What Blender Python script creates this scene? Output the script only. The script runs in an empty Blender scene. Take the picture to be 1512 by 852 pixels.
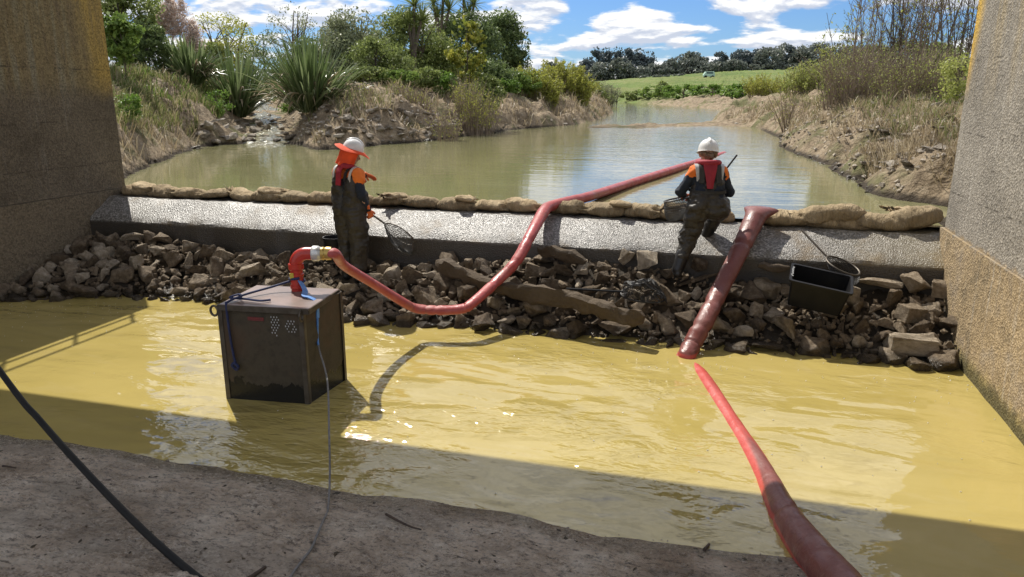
import bpy, bmesh, math, random
import numpy as np
from mathutils import Vector, Matrix, Euler, noise as mnoise

# ------------------------------------------------------------------ scene, camera, sky, sun, exposure
SC = bpy.context.scene
COL = SC.collection
R = math.radians
CAM_H = 2.7
PITCH, YAW, FPX = R(14.818), R(16.127), 1100.0
cam_d = bpy.data.cameras.new('camera')
cam = bpy.data.objects.new('camera', cam_d); COL.objects.link(cam)
cam.location = (0, 0, CAM_H)
cam.rotation_euler = (R(90) - PITCH, 0, YAW)
cam_d.sensor_width = 36.0
cam_d.lens = 36.0 * FPX / 1512.0
cam_d.clip_start, cam_d.clip_end = 0.05, 6000
SC.camera = cam

SUN_EL, SUN_AZ = R(52), R(-45)          # azimuth from +Y (upstream), negative = towards -X
W = bpy.data.worlds.new('World'); SC.world = W; W.use_nodes = True
SUN_STRENGTH, SKY_STRENGTH, EXPOSURE = 5.0, 0.068, 0.3

def build_world():
    nt = W.node_tree; N, L = nt.nodes, nt.links
    N.clear()
    out = N.new('ShaderNodeOutputWorld'); bg = N.new('ShaderNodeBackground')
    bg.inputs['Strength'].default_value = SKY_STRENGTH
    sky = N.new('ShaderNodeTexSky'); sky.sky_type = 'NISHITA'; sky.sun_disc = False
    sky.sun_elevation = SUN_EL; sky.sun_rotation = SUN_AZ % (2 * math.pi)
    sky.altitude = 0; sky.air_density = 1.0; sky.dust_density = 0.3; sky.ozone_density = 2.5
    tc = N.new('ShaderNodeTexCoord'); sep = N.new('ShaderNodeSeparateXYZ')
    L.new(tc.outputs['Generated'], sep.inputs[0])
    def math_(op, a, b=None, clamp=False):
        n = N.new('ShaderNodeMath'); n.operation = op; n.use_clamp = clamp
        for i, v in enumerate((a, b)):
            if v is None: continue
            if isinstance(v, (int, float)): n.inputs[i].default_value = v
            else: L.new(v, n.inputs[i])
        return n.outputs[0]
    az = math_('ARCTAN2', sep.outputs[0], sep.outputs[1])
    el = math_('ARCSINE', sep.outputs[2])
    # clouds get taller and larger away from the horizon: log-like elevation coordinate
    elc = math_('LOGARITHM', math_('ADD', math_('MAXIMUM', el, 0.0), 0.07), 2.718)
    def cloud(off):
        cx = N.new('ShaderNodeCombineXYZ')
        L.new(math_('MULTIPLY', az, 8.5), cx.inputs[0])
        L.new(math_('ADD', math_('MULTIPLY', elc, 4.3), off), cx.inputs[1])
        cx.inputs[2].default_value = 7.3
        n = N.new('ShaderNodeTexNoise'); n.inputs['Scale'].default_value = 1.0
        n.inputs['Detail'].default_value = 9; n.inputs['Roughness'].default_value = 0.54
        n.inputs['Distortion'].default_value = 0.15
        L.new(cx.outputs[0], n.inputs['Vector'])
        return n.outputs['Fac']
    n0, n1 = cloud(0.0), cloud(0.16)
    def mapr(v, a, b):
        m = N.new('ShaderNodeMapRange'); m.interpolation_type = 'SMOOTHSTEP'
        m.inputs['From Min'].default_value = a; m.inputs['From Max'].default_value = b
        L.new(v, m.inputs['Value']); return m.outputs[0]
    hi = math_('MULTIPLY', mapr(el, 0.14, 0.36), mapr(el, 0.95, 0.6))
    cover = mapr(math_('ADD', n0, math_('MULTIPLY', hi, 0.12)), 0.462, 0.545)
    light = mapr(math_('SUBTRACT', n0, n1), -0.05, 0.045)
    lit = N.new('ShaderNodeMix'); lit.data_type = 'RGBA'
    lit.inputs['A'].default_value = (7.6, 8.2, 9.6, 1); lit.inputs['B'].default_value = (13.6, 13.5, 13.3, 1)
    L.new(light, lit.inputs['Factor'])
    tint = N.new('ShaderNodeMix'); tint.data_type = 'RGBA'; tint.blend_type = 'MULTIPLY'
    tint.inputs['Factor'].default_value = 1.0
    tint.inputs['B'].default_value = (0.60, 0.88, 1.36, 1)
    L.new(sky.outputs[0], tint.inputs['A'])
    mx = N.new('ShaderNodeMix'); mx.data_type = 'RGBA'
    L.new(math_('MULTIPLY', cover, 0.95), mx.inputs['Factor'])
    L.new(tint.outputs['Result'], mx.inputs['A']); L.new(lit.outputs['Result'], mx.inputs['B'])
    L.new(mx.outputs['Result'], bg.inputs['Color']); L.new(bg.outputs[0], out.inputs[0])
build_world()

sun_d = bpy.data.lights.new('sun', 'SUN'); sun_d.energy = SUN_STRENGTH; sun_d.angle = R(0.5)
sun_d.color = (1.0, 0.95, 0.86)
sun = bpy.data.objects.new('sun', sun_d); COL.objects.link(sun)
SUN_DIR = Vector((math.sin(SUN_AZ) * math.cos(SUN_EL), math.cos(SUN_AZ) * math.cos(SUN_EL), math.sin(SUN_EL)))
sun.rotation_euler = (-SUN_DIR).to_track_quat('-Z', 'Y').to_euler()
sun.location = (-20, 20, 30)
SC.view_settings.view_transform = 'Standard'
SC.view_settings.look = 'None'
SC.view_settings.exposure = EXPOSURE
SC.view_settings.gamma = 1.0
SC.cycles.max_bounces = 6
SC.cycles.transparent_max_bounces = 6
SC.cycles.use_denoising = True
SC.cycles.sample_clamp_indirect = 6

# ------------------------------------------------------------------ pixel -> place helpers (photo pixels, 1512 x 852)
_fw = np.array([-math.sin(YAW) * math.cos(PITCH), math.cos(YAW) * math.cos(PITCH), -math.sin(PITCH)])
_rt = np.array([math.cos(YAW), math.sin(YAW), 0.0])
_up = np.cross(_rt, _fw)
_fh = np.array([-math.sin(YAW), math.cos(YAW)])
CAMP = np.array([0, 0, CAM_H])
def _ray(x, y): return _fw + _rt * (x - 756) / FPX + _up * (426 - y) / FPX
def at_z(x, y, z):
    d = _ray(x, y); return CAMP + d * ((z - CAM_H) / d[2])
def at_y(x, y, Y):
    d = _ray(x, y); return CAMP + d * (Y / d[1])
def at_d(x, y, dist):
    d = _ray(x, y); return CAMP + d * (dist / (d[:2] @ _fh))

# ------------------------------------------------------------------ noise
def _hash(ix, iy, iz, s):
    n = (ix * 374761393 + iy * 668265263 + iz * 2147483647 + s * 974711) & 0x7fffffff
    n = (n ^ (n >> 13)) * 1274126177 & 0x7fffffff
    n = (n ^ (n >> 16)) * 1103515245 & 0x7fffffff
    return (n & 0xffff) / 65535.0
def vnoise(p, seed=0):
    p = np.asarray(p, float); i = np.floor(p).astype(np.int64); f = p - i
    f = f * f * (3 - 2 * f); o = 0
    for dx in (0, 1):
        for dy in (0, 1):
            for dz in (0, 1):
                w = (f[..., 0] if dx else 1 - f[..., 0]) * (f[..., 1] if dy else 1 - f[..., 1]) * (f[..., 2] if dz else 1 - f[..., 2])
                o = o + w * _hash(i[..., 0] + dx, i[..., 1] + dy, i[..., 2] + dz, seed)
    return o * 2 - 1
def fbm(p, oct=4, seed=0, gain=.5):
    a, o, p = 1.0, 0, np.asarray(p, float)
    for k in range(oct):
        o = o + a * vnoise(p, seed + k); p = p * 2.03; a *= gain
    return o
def sstep(a, b, x):
    t = np.clip((x - a) / (b - a), 0, 1); return t * t * (3 - 2 * t)

# ------------------------------------------------------------------ object helpers
def tag(o, label=None, cat=None, group=None, kind=None):
    if label: o['label'] = label
    if cat: o['category'] = cat
    if group: o['group'] = group
    if kind: o['kind'] = kind
    return o
def link(name, me, mat=None, parent=None):
    o = bpy.data.objects.new(name, me); COL.objects.link(o)
    if mat is not None and me is not None:
        me.materials.clear(); me.materials.append(mat)
    if parent is not None: o.parent = parent
    return o
def empty(name, loc=(0, 0, 0), rz=0.0):
    o = bpy.data.objects.new(name, None); COL.objects.link(o)
    o.location = loc; o.rotation_euler = (0, 0, rz); o.empty_display_size = .1
    return o
def np_mesh(name, v, quads=None, tris=None, smooth=False):
    me = bpy.data.meshes.new(name)
    v = np.asarray(v, np.float32).reshape(-1, 3)
    nq = 0 if quads is None else len(quads); ntr = 0 if tris is None else len(tris)
    me.vertices.add(len(v)); me.vertices.foreach_set('co', v.ravel())
    loops = []
    if nq: loops.append(np.asarray(quads, np.int32).ravel())
    if ntr: loops.append(np.asarray(tris, np.int32).ravel())
    loops = np.concatenate(loops)
    me.loops.add(len(loops)); me.loops.foreach_set('vertex_index', loops)
    starts = np.concatenate([np.arange(nq) * 4, nq * 4 + np.arange(ntr) * 3]).astype(np.int32)
    me.polygons.add(nq + ntr); me.polygons.foreach_set('loop_start', starts)
    me.update(calc_edges=True); me.validate()
    if smooth: me.polygons.foreach_set('use_smooth', np.ones(len(me.polygons), bool))
    return me
class MB:
    """collects shapes into one mesh"""
    def __init__(s): s.v = []; s.f = []; s.n = 0
    def add(s, v, f):
        s.v.extend([tuple(p) for p in v]); s.f.extend([tuple(i + s.n for i in q) for q in f]); s.n = len(s.v); return s
    def box(s, c, size, rot=None):
        h = [x / 2 for x in size]; m = rot or Matrix.Identity(3); c = Vector(c)
        v = [c + m @ Vector((sx * h[0], sy * h[1], sz * h[2])) for sx in (-1, 1) for sy in (-1, 1) for sz in (-1, 1)]
        return s.add(v, [(0, 1, 3, 2), (4, 6, 7, 5), (0, 4, 5, 1), (2, 3, 7, 6), (0, 2, 6, 4), (1, 5, 7, 3)])
    def tube(s, pts, rad, n=8, caps=True, flat=None):
        pts = [Vector(p) for p in pts]; k = len(pts)
        if not hasattr(rad, '__len__'): rad = [rad] * k
        T = [(pts[min(i + 1, k - 1)] - pts[max(i - 1, 0)]).normalized() for i in range(k)]
        up = Vector((0, 0, 1)) if abs(T[0].z) < .9 else Vector((1, 0, 0))
        a = T[0].cross(up).normalized(); V = []
        for i in range(k):
            a = (a - T[i] * a.dot(T[i])).normalized(); b = T[i].cross(a)
            fl = flat[i] if flat else 1.0
            for j in range(n):
                t = 2 * math.pi * j / n
                V.append(pts[i] + a * (rad[i] * math.cos(t) * (2 - fl if fl < 1 else 1)) + b * (rad[i] * math.sin(t) * fl))
        F = [(i * n + j, i * n + (j + 1) % n, (i + 1) * n + (j + 1) % n, (i + 1) * n + j) for i in range(k - 1) for j in range(n)]
        if caps:
            F.append(tuple(range(n - 1, -1, -1))); F.append(tuple((k - 1) * n + j for j in range(n)))
        return s.add(V, F)
    def lathe(s, prof, n=24, c=(0, 0, 0), m=None, a0=0, a1=2 * math.pi):
        c = Vector(c); full = abs(a1 - a0) > 6.28; na = n if full else n + 1; V = []
        for r, z in prof:
            for j in range(na):
                t = a0 + (a1 - a0) * j / n; p = Vector((r * math.cos(t), r * math.sin(t), z))
                V.append(c + (m @ p if m else p))
        F = [(i * na + j, i * na + (j + 1) % na, (i + 1) * na + (j + 1) % na, (i + 1) * na + j)
             for i in range(len(prof) - 1) for j in range(n if full else n)]
        return s.add(V, F)
    def build(s, name, mat, parent=None, smooth=True, sharp=40):
        me = bpy.data.meshes.new(name); me.from_pydata([tuple(p) for p in s.v], [], s.f); me.update()
        if smooth:
            me.polygons.foreach_set('use_smooth', [True] * len(me.polygons)); me.set_sharp_from_angle(angle=R(sharp))
        return link(name, me, mat, parent)
def bevel_mesh(me, w, seg=2):
    bm = bmesh.new(); bm.from_mesh(me)
    bmesh.ops.bevel(bm, geom=[e for e in bm.edges], offset=w, segments=seg, profile=.6, affect='EDGES')
    bm.to_mesh(me); bm.free(); return me
def spline(pts, n=60):
    """Catmull-Rom through points"""
    P = [np.array(p, float) for p in pts]; P = [2 * P[0] - P[1]] + P + [2 * P[-1] - P[-2]]
    out = []; m = len(P) - 3; per = max(2, n // m)
    for i in range(m):
        p0, p1, p2, p3 = P[i:i + 4]
        for k in range(per + (1 if i == m - 1 else 0)):
            t = k / per
            out.append(.5 * ((2 * p1) + (-p0 + p2) * t + (2 * p0 - 5 * p1 + 4 * p2 - p3) * t * t + (-p0 + 3 * p1 - 3 * p2 + p3) * t ** 3))
    return out

# ------------------------------------------------------------------ materials
class NT:
    def __init__(s, name):
        s.m = bpy.data.materials.new(name); s.m.use_nodes = True
        s.N, s.L = s.m.node_tree.nodes, s.m.node_tree.links
        s.b = s.N['Principled BSDF']; s.out = s.N['Material Output']
        s.tc = s.N.new('ShaderNodeTexCoord'); s.geo = s.N.new('ShaderNodeNewGeometry')
    def set(s, **k):
        for a, v in k.items():
            i = s.b.inputs[a.replace('_', ' ')]
            if hasattr(v, 'is_output') or isinstance(v, bpy.types.NodeSocket): s.L.new(v, i)
            else: i.default_value = v
        return s
    def coord(s, which='Object', scale=(1, 1, 1), rot=(0, 0, 0)):
        v = s.geo.outputs['Position'] if which == 'World' else s.tc.outputs[which]
        mp = s.N.new('ShaderNodeMapping'); mp.inputs['Scale'].default_value = scale; mp.inputs['Rotation'].default_value = rot
        s.L.new(v, mp.inputs['Vector']); return mp.outputs[0]
    def noise(s, v, scale, detail=5, rough=.55, dist=0.0):
        n = s.N.new('ShaderNodeTexNoise'); n.inputs['Scale'].default_value = scale; n.inputs['Detail'].default_value = detail
        n.inputs['Roughness'].default_value = rough; n.inputs['Distortion'].default_value = dist
        s.L.new(v, n.inputs['Vector']); return n.outputs['Fac']
    def voro(s, v, scale, feat='F1', out='Distance'):
        n = s.N.new('ShaderNodeTexVoronoi'); n.feature = feat; n.inputs['Scale'].default_value = scale
        s.L.new(v, n.inputs['Vector']); return n.outputs[out]
    def ramp(s, f, stops):
        r = s.N.new('ShaderNodeValToRGB'); e = r.color_ramp.elements
        while len(e) < len(stops): e.new(.5)
        for i, (p, c) in enumerate(stops):
            e[i].position = p; e[i].color = (c[0], c[1], c[2], 1) if hasattr(c, '__len__') else (c, c, c, 1)
        s.L.new(f, r.inputs[0]); return r.outputs[0]
    def mix(s, f, a, b, blend='MIX'):
        n = s.N.new('ShaderNodeMix'); n.data_type = 'RGBA'; n.blend_type = blend
        for k, v in (('Factor', f), ('A', a), ('B', b)):
            if isinstance(v, bpy.types.NodeSocket): s.L.new(v, n.inputs[k])
            elif hasattr(v, '__len__'): n.inputs[k].default_value = (*v[:3], 1)
            else: n.inputs[k].default_value = v
        return n.outputs['Result']
    def math(s, op, a, b=0.0, clamp=False):
        n = s.N.new('ShaderNodeMath'); n.operation = op; n.use_clamp = clamp
        for i, v in enumerate((a, b)):
            if isinstance(v, bpy.types.NodeSocket): s.L.new(v, n.inputs[i])
            else: n.inputs[i].default_value = v
        return n.outputs[0]
    def mapr(s, v, a, b, c=0.0, d=1.0):
        m = s.N.new('ShaderNodeMapRange'); m.interpolation_type = 'SMOOTHSTEP'
        for k, x in (('From Min', a), ('From Max', b), ('To Min', c), ('To Max', d)): m.inputs[k].default_value = x
        s.L.new(v, m.inputs['Value']); return m.outputs[0]
    def xyz(s, v):
        n = s.N.new('ShaderNodeSeparateXYZ'); s.L.new(v, n.inputs[0]); return n.outputs
    def bump(s, h, strength=.5, dist=.02, prev=None):
        n = s.N.new('ShaderNodeBump'); n.inputs['Strength'].default_value = strength; n.inputs['Distance'].default_value = dist
        s.L.new(h, n.inputs['Height'])
        if prev is not None: s.L.new(prev, n.inputs['Normal'])
        s.L.new(n.outputs[0], s.b.inputs['Normal']); return n.outputs[0]
def simple(name, c1, c2=None, scale=6, rough=.7, bump=.3, bscale=40, dist=.01, spec=.5, metal=0.0, which='Object', lo=.35, hi=.65):
    t = NT(name); v = t.coord(which)
    c2 = c2 or tuple(x * .75 for x in c1)
    t.set(Base_Color=t.ramp(t.noise(v, scale, 6), [(lo, c1), (hi, c2)]), Roughness=rough, Metallic=metal)
    t.b.inputs['Specular IOR Level'].default_value = spec
    if bump: t.bump(t.noise(v, bscale, 6), bump, dist)
    return t.m
def leafy(name, stops, trans=.35, rough=.5, spec=.3):
    t = NT(name); f = t.geo.outputs['Random Per Island']
    v = t.coord('World'); big = t.noise(v, .9, 3)
    f2 = t.math('ADD', t.math('MULTIPLY', f, .6), t.math('MULTIPLY', big, .4))
    c = t.ramp(f2, stops); t.set(Base_Color=c, Roughness=rough)
    t.b.inputs['Specular IOR Level'].default_value = spec
    tr = t.N.new('ShaderNodeBsdfTranslucent'); t.L.new(c, tr.inputs[0])
    ms = t.N.new('ShaderNodeMixShader'); ms.inputs[0].default_value = trans
    t.L.new(t.b.outputs[0], ms.inputs[1]); t.L.new(tr.outputs[0], ms.inputs[2]); t.L.new(ms.outputs[0], t.out.inputs[0])
    return t.m

def water_mat(name, base, kind):
    t = NT(name); P = t.coord('World')
    c = t.mix(t.mapr(t.noise(t.coord('World', (.35, .9, 1)), .8, 5, .6, 1.2), .35, .65), base, (base[0] * .90, base[1] * .90, base[2] * .85))
    c = t.mix(t.mapr(t.noise(t.coord('World', (.5, 1.2, 1), (0, 0, .5)), 2.3, 5, .65, 1.5),   .52, .70, 0, .2), c, (base[0] * 1.12, base[1] * 1.15, base[2] * 1.7))
    t.set(Base_Color=c, Roughness=.035, IOR=1.5 if kind == 'near' else 1.36)
    t.b.inputs['Specular IOR Level'].default_value = 1.0 if kind == 'near' else .5
    if kind == 'near':
        a = t.noise(t.coord('World', (.45, 1.2, 1), (0, 0, R(14))), 1.5, 2, .5, .5)
        b = t.noise(t.coord('World', (.75, 1.5, 1), (0, 0, R(-14))), 4.0, 3, .5, .5)
        c2 = t.noise(t.coord('World', (.8, 1.5, 1), (0, 0, R(22))), 11.0, 2, .5, .4)
        calm = t.mapr(t.noise(t.coord('World', (.7, 1, 1)), .7, 3, .6), .42, .58, .07, 1.0)
        x_ = t.xyz(P)[0]; calm = t.math('MULTIPLY', calm, t.mapr(x_, .6, -1.0, .4, 1.0))
        calm = t.math('MULTIPLY', calm, t.mapr(x_, -4.6, -3.2, .35, 1.0))
        h = t.math('ADD', t.math('MULTIPLY', a, .75), t.math('MULTIPLY', t.math('ADD', t.math('MULTIPLY', b, .62), t.math('MULTIPLY', c2, .20)), calm))
        t.bump(h, .72, .10)
    else:
        a = t.noise(t.coord('World', (.35, 1.6, 1), (0, 0, R(10))), 1.3, 4, .55, .3)
        b = t.noise(t.coord('World', (.5, 1.8, 1)), 5.0, 3)
        y = t.xyz(P)[1]
        calm = t.mapr(y, 11, 24, .35, 1.0)
        h = t.math('MULTIPLY', t.math('ADD', a, t.math('MULTIPLY', b, .25)), calm)
        t.bump(h, .30, .06)
    return t.m
WATER_NEAR = water_mat('silty_yellow_water', (.415, .326, .105), 'near')
WATER_UP = water_mat('olive_river_water', (.215, .205, .105), 'far')

def pier_mat(name, side):
    t = NT(name); P = t.coord('World'); x, y, z = t.xyz(P)
    big = t.noise(P, 1.2, 5, .6); mid = t.noise(P, 5, 6, .6)
    peb = t.voro(P, 48); peb2 = t.voro(P, 48, out='Color')
    speck = t.ramp(t.xyz(peb2)[0], [(.0, .55), (.5, .95), (1, 1.4)])
    streak = t.noise(t.coord('World', (5, 5, .35)), 1.6, 4, .6)
    zz = t.math('ADD', z, t.math('MULTIPLY', t.math('SUBTRACT', mid, .5), .25))
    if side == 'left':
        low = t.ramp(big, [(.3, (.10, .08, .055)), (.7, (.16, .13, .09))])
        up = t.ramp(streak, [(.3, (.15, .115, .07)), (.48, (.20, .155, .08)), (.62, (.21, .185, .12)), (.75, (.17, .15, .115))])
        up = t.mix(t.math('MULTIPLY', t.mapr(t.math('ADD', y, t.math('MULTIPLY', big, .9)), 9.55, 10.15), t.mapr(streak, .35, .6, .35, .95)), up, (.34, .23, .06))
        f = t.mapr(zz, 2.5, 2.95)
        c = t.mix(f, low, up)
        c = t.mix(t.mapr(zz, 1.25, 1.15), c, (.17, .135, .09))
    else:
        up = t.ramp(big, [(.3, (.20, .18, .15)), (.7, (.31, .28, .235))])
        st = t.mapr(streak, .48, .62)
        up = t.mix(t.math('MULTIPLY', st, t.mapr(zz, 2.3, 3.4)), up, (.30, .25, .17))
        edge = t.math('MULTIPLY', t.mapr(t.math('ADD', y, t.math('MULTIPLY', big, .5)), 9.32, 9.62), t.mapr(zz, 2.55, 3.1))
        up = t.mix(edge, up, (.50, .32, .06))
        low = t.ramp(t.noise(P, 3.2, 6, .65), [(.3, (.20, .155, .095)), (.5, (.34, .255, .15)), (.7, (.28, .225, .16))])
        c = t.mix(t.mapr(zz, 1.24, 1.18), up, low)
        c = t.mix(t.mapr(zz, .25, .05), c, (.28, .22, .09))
    wob = t.math('ADD', z, t.math('MULTIPLY', t.noise(P, 1.1, 4), .10))
    for lv in (1.62, 2.28, 3.02):
        ln = t.math('MULTIPLY', t.mapr(t.math('ABSOLUTE', t.math('SUBTRACT', wob, lv + .05)), .014, .004), t.mapr(mid, .42, .6))
        c = t.mix(t.math('MULTIPLY', ln, .7), c, (.05, .04, .03))
    drip = t.math('MULTIPLY', t.mapr(t.noise(t.coord('World', (9, 9, .5)), 1.4, 5, .65), .56, .70), t.mapr(big, .4, .6))
    c = t.mix(t.math('MULTIPLY', drip, .5), c, (.50, .47, .42) if side == 'right' else (.20, .18, .15))
    tide = t.math('MULTIPLY', t.mapr(t.math('ADD', z, t.math('MULTIPLY', mid, -.3)), .05, -.08), .8)
    c = t.mix(tide, c, (.06, .055, .025))
    c = t.mix(.75, c, t.mix(1.0, c, speck, 'MULTIPLY'))
    t.set(Base_Color=c, Roughness=.85)
    t.b.inputs['Specular IOR Level'].default_value = .25
    n = t.bump(peb, .7, .012); n = t.bump(t.noise(P, 22, 6, .7), .6, .02, n)
    t.bump(mid, .4, .04, n)
    return t.m
PIER_L, PIER_R = pier_mat('weathered_concrete_shaded', 'left'), pier_mat('weathered_concrete_pebbled', 'right')

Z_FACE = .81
def weir_mat():
    t = NT('wet_pebbled_concrete'); P = t.coord('World'); x, y, z = t.xyz(P)
    v = t.voro(P, 60, out='Color'); vx = t.xyz(v)[0]; d = t.voro(P, 60); d2 = t.voro(P, 150)
    big = t.noise(P, 1.4, 5, .6)
    c = t.ramp(vx, [(0, (.07, .065, .052)), (.5, (.17, .155, .13)), (1, (.40, .375, .34))])
    c = t.mix(t.mapr(big, .52, .66), c, (.17, .12, .06))
    c = t.mix(t.mapr(x, .8, 2.2, 0, .45), c, (.26, .21, .11))
    st = t.mapr(t.noise(t.coord('World', (1.8, .5, 1)), 1.7, 6, .65), .55, .68)
    c = t.mix(t.math('MULTIPLY', st, .6), c, (.10, .075, .04))
    c = t.mix(t.mapr(z, Z_FACE, Z_FACE - .05), c, (.055, .045, .032))  # upright front darkened: wet concrete, with its shade put into the colour
    t.set(Base_Color=c, Roughness=t.mapr(big, .35, .7, .30, .5))
    t.b.inputs['Specular IOR Level'].default_value = .75
    n = t.bump(d, .85, .007)
    n = t.bump(d2, .7, .003, n)
    t.bump(t.noise(P, 9, 5), .2, .02, n)
    return t.m
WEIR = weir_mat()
DECK = simple('bridge_concrete', (.32, .30, .27), (.24, .22, .2), 2, .85)

def rock_mat(name, stops, wet=True, wl=0.0, bs=.7):
    t = NT(name); O = t.coord('Object'); P = t.coord('World'); z = t.xyz(P)[2]
    oi = t.N.new('ShaderNodeObjectInfo')
    f = t.math('ADD', t.math('MULTIPLY', t.noise(O, 3.5, 7, .65), .62), t.math('MULTIPLY', oi.outputs['Random'], .40))
    c = t.ramp(f, stops)
    mud = t.mapr(t.noise(P, 2.5, 5, .6), .52, .62)
    c = t.mix(t.math('MULTIPLY', mud, .55), c, (.115, .078, .04))
    if wet:
        zz = t.math('ADD', z, t.math('MULTIPLY', t.noise(P, 6, 3), -.12))
        w = t.mapr(zz, wl + .07, wl + .0)
        c = t.mix(t.math('MULTIPLY', w, .75), c, (.045, .035, .022))
        t.set(Roughness=t.mapr(zz, wl + .0, wl + .09, .22, .8))
    else: t.set(Roughness=.85)
    t.set(Base_Color=c)
    t.b.inputs['Specular IOR Level'].default_value = .4
    n = t.bump(t.noise(O, 5, 8, .72), bs * 1.3, .10)
    t.bump(t.noise(O, 26, 6, .75), .8, .03, n)
    return t.m
ROCK = rock_mat('broken_brown_rock', [(.26, (.085, .058, .034)), (.44, (.22, .16, .098)), (.60, (.42, .33, .225)), (.76, (.64, .54, .405))])
PALE_ROCK = rock_mat('pale_grey_rock', [(.3, (.20, .165, .12)), (.5, (.43, .365, .285)), (.75, (.62, .545, .44))], True, 1.15)
RUBBLE = rock_mat('muddy_rubble', [(.3, (.045, .033, .02)), (.5, (.06, .045, .028)), (.75, (.12, .09, .06))], bs=.3)

def ground_mat():
    t = NT('river_bank_soil'); P = t.coord('World'); x, y, z = t.xyz(P)
    n1 = t.noise(P, .7, 6, .6); n2 = t.noise(P, 4, 6, .65)
    c = t.ramp(n2, [(.25, (.13, .095, .06)), (.5, (.28, .215, .14)), (.75, (.44, .36, .255))])
    c = t.mix(t.mapr(n1, .5, .64, 0, .75), c, (.10, .115, .035))
    wet = t.math('MULTIPLY', t.mapr(t.math('ADD', z, t.math('MULTIPLY', n2, -.25)), 1.16, 1.06), t.mapr(y, 36, 32))
    c = t.mix(wet, c, (.055, .042, .028))
    far = t.mapr(t.math('ADD', y, t.math('MULTIPLY', x, -.29)), 98, 112)
    n3 = t.noise(P, .06, 5, .6)
    grass = t.ramp(n3, [(.35, (.085, .135, .03)), (.55, (.13, .18, .042)), (.7, (.17, .19, .062))])
    grass = t.mix(t.mapr(t.noise(t.coord('World', (.02, .25, 1)), 1.0, 3), .45, .6, 0, .4), grass, (.21, .2, .08))
    c = t.mix(far, c, grass)
    t.set(Base_Color=c, Roughness=.9); t.b.inputs['Specular IOR Level'].default_value = .2
    n = t.bump(t.noise(P, 9, 8, .7), .9, .10); t.bump(t.noise(P, 2.2, 5, .6), .8, .35, n)
    return t.m
GROUND = ground_mat()
def mud_mat():
    t = NT('wet_muddy_concrete'); P = t.coord('World'); x, y, z = t.xyz(P)
    n1 = t.noise(P, 2.2, 7, .65); n2 = t.noise(t.coord('World', (1, 2.0, 1), (0, 0, .2)), 13, 10, .85); n3 = t.noise(P, 50, 5, .7)
    c = t.ramp(n1, [(.36, (.42, .31, .205)), (.5, (.66, .525, .385)), (.64, (.80, .68, .53))])
    c = t.mix(t.mapr(n2, .51, .58, 0, .9), c, (.09, .06, .036))
    c = t.mix(t.mapr(t.noise(t.coord('World', (.5, 1.3, 1)), 1.6, 4), .5, .62, 0, .5), c, (.20, .145, .09))
    wetz = t.mapr(t.math('ADD', z, t.math('MULTIPLY', n1, -.05)), .012, -.014)
    c = t.mix(t.math('MULTIPLY', wetz, .6), c, (.16, .125, .07))
    pm = t.mapr(t.noise(t.coord('World', (.7, 1.2, 1)), 1.3, 5, .65, .8), .38, .62)
    c = t.mix(t.math('MULTIPLY', pm, t.mapr(n3, .50, .62, 0, .6)), c, (.84, .75, .62)); c = t.mix(t.math('MULTIPLY', t.math('SUBTRACT', 1.1, pm), t.mapr(n3, .45, .34, 0, .7)), c, (.075, .052, .033))
    rgh = t.mapr(t.noise(t.coord('World', (.8, 1.4, 1)), 3.2, 5, .7), .40, .62, .18, .62)
    t.set(Base_Color=c, Roughness=t.mix(wetz, rgh, (.10, .10, .10)))
    t.b.inputs['Specular IOR Level'].default_value = 1.0
    n = t.bump(n2, 1.0, .05); n = t.bump(n3, .8, .012, n); t.bump(n1, .6, .08, n)
    return t.m
MUD = mud_mat()
def bag_mat():
    t = NT('hessian_sacking'); O = t.coord('Object'); P = t.coord('World')
    oi = t.N.new('ShaderNodeObjectInfo')
    c = t.ramp(t.noise(P, 5, 6, .6), [(.3, (.24, .175, .10)), (.5, (.43, .33, .20)), (.72, (.58, .46, .29))])
    c = t.mix(t.mapr(oi.outputs['Random'], 0, 1, 0, .75), c, (.27, .21, .13))
    zz = t.math('ADD', t.xyz(P)[2], t.math('MULTIPLY', t.noise(P, 7, 4), -.1))
    c = t.mix(t.mapr(zz, 1.13, 1.05, 0, .75), c, (.10, .075, .045))
    t.set(Base_Color=c, Roughness=.9); t.b.inputs['Specular IOR Level'].default_value = .15
    wv = t.N.new('ShaderNodeTexWave'); wv.inputs['Scale'].default_value = 60; wv.inputs['Distortion'].default_value = 2
    t.L.new(O, wv.inputs['Vector'])
    n = t.bump(wv.outputs['Fac'], .25, .004); n = t.bump(t.noise(t.coord('Object', (2.5, 1, 1)), 9, 5, .6, 1.4), 1.0, .045, n); t.bump(t.noise(O, 26, 4, .6, 1.0), .6, .012, n)
    return t.m
BAG = bag_mat()
def hose_mat():
    t = NT('red_layflat_hose'); P = t.coord('World'); z = t.xyz(P)[2]
    c = t.ramp(t.noise(P, 4, 6, .6), [(.3, (.40, .085, .085)), (.55, (.36, .065, .06)), (.75, (.44, .12, .115))])
    c = t.mix(t.mapr(t.noise(t.coord('World', (1, 1, 1)), 60, 3), .64, .72, 0, .5), c, (.18, .06, .045))
    c = t.mix(t.mapr(t.noise(P, 2.2, 5, .65), .55, .68, 0, .6), c, (.27, .12, .085))
    t.set(Base_Color=c, Roughness=t.mapr(t.noise(P, 6, 4), .4, .6, .32, .55)); t.b.inputs['Specular IOR Level'].default_value = .4
    n = t.bump(t.noise(P, 14, 4, .6, .6), .5, .014); t.bump(t.noise(P, 120, 2), .2, .003, n)
    return t.m
HOSE = hose_mat()
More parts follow.
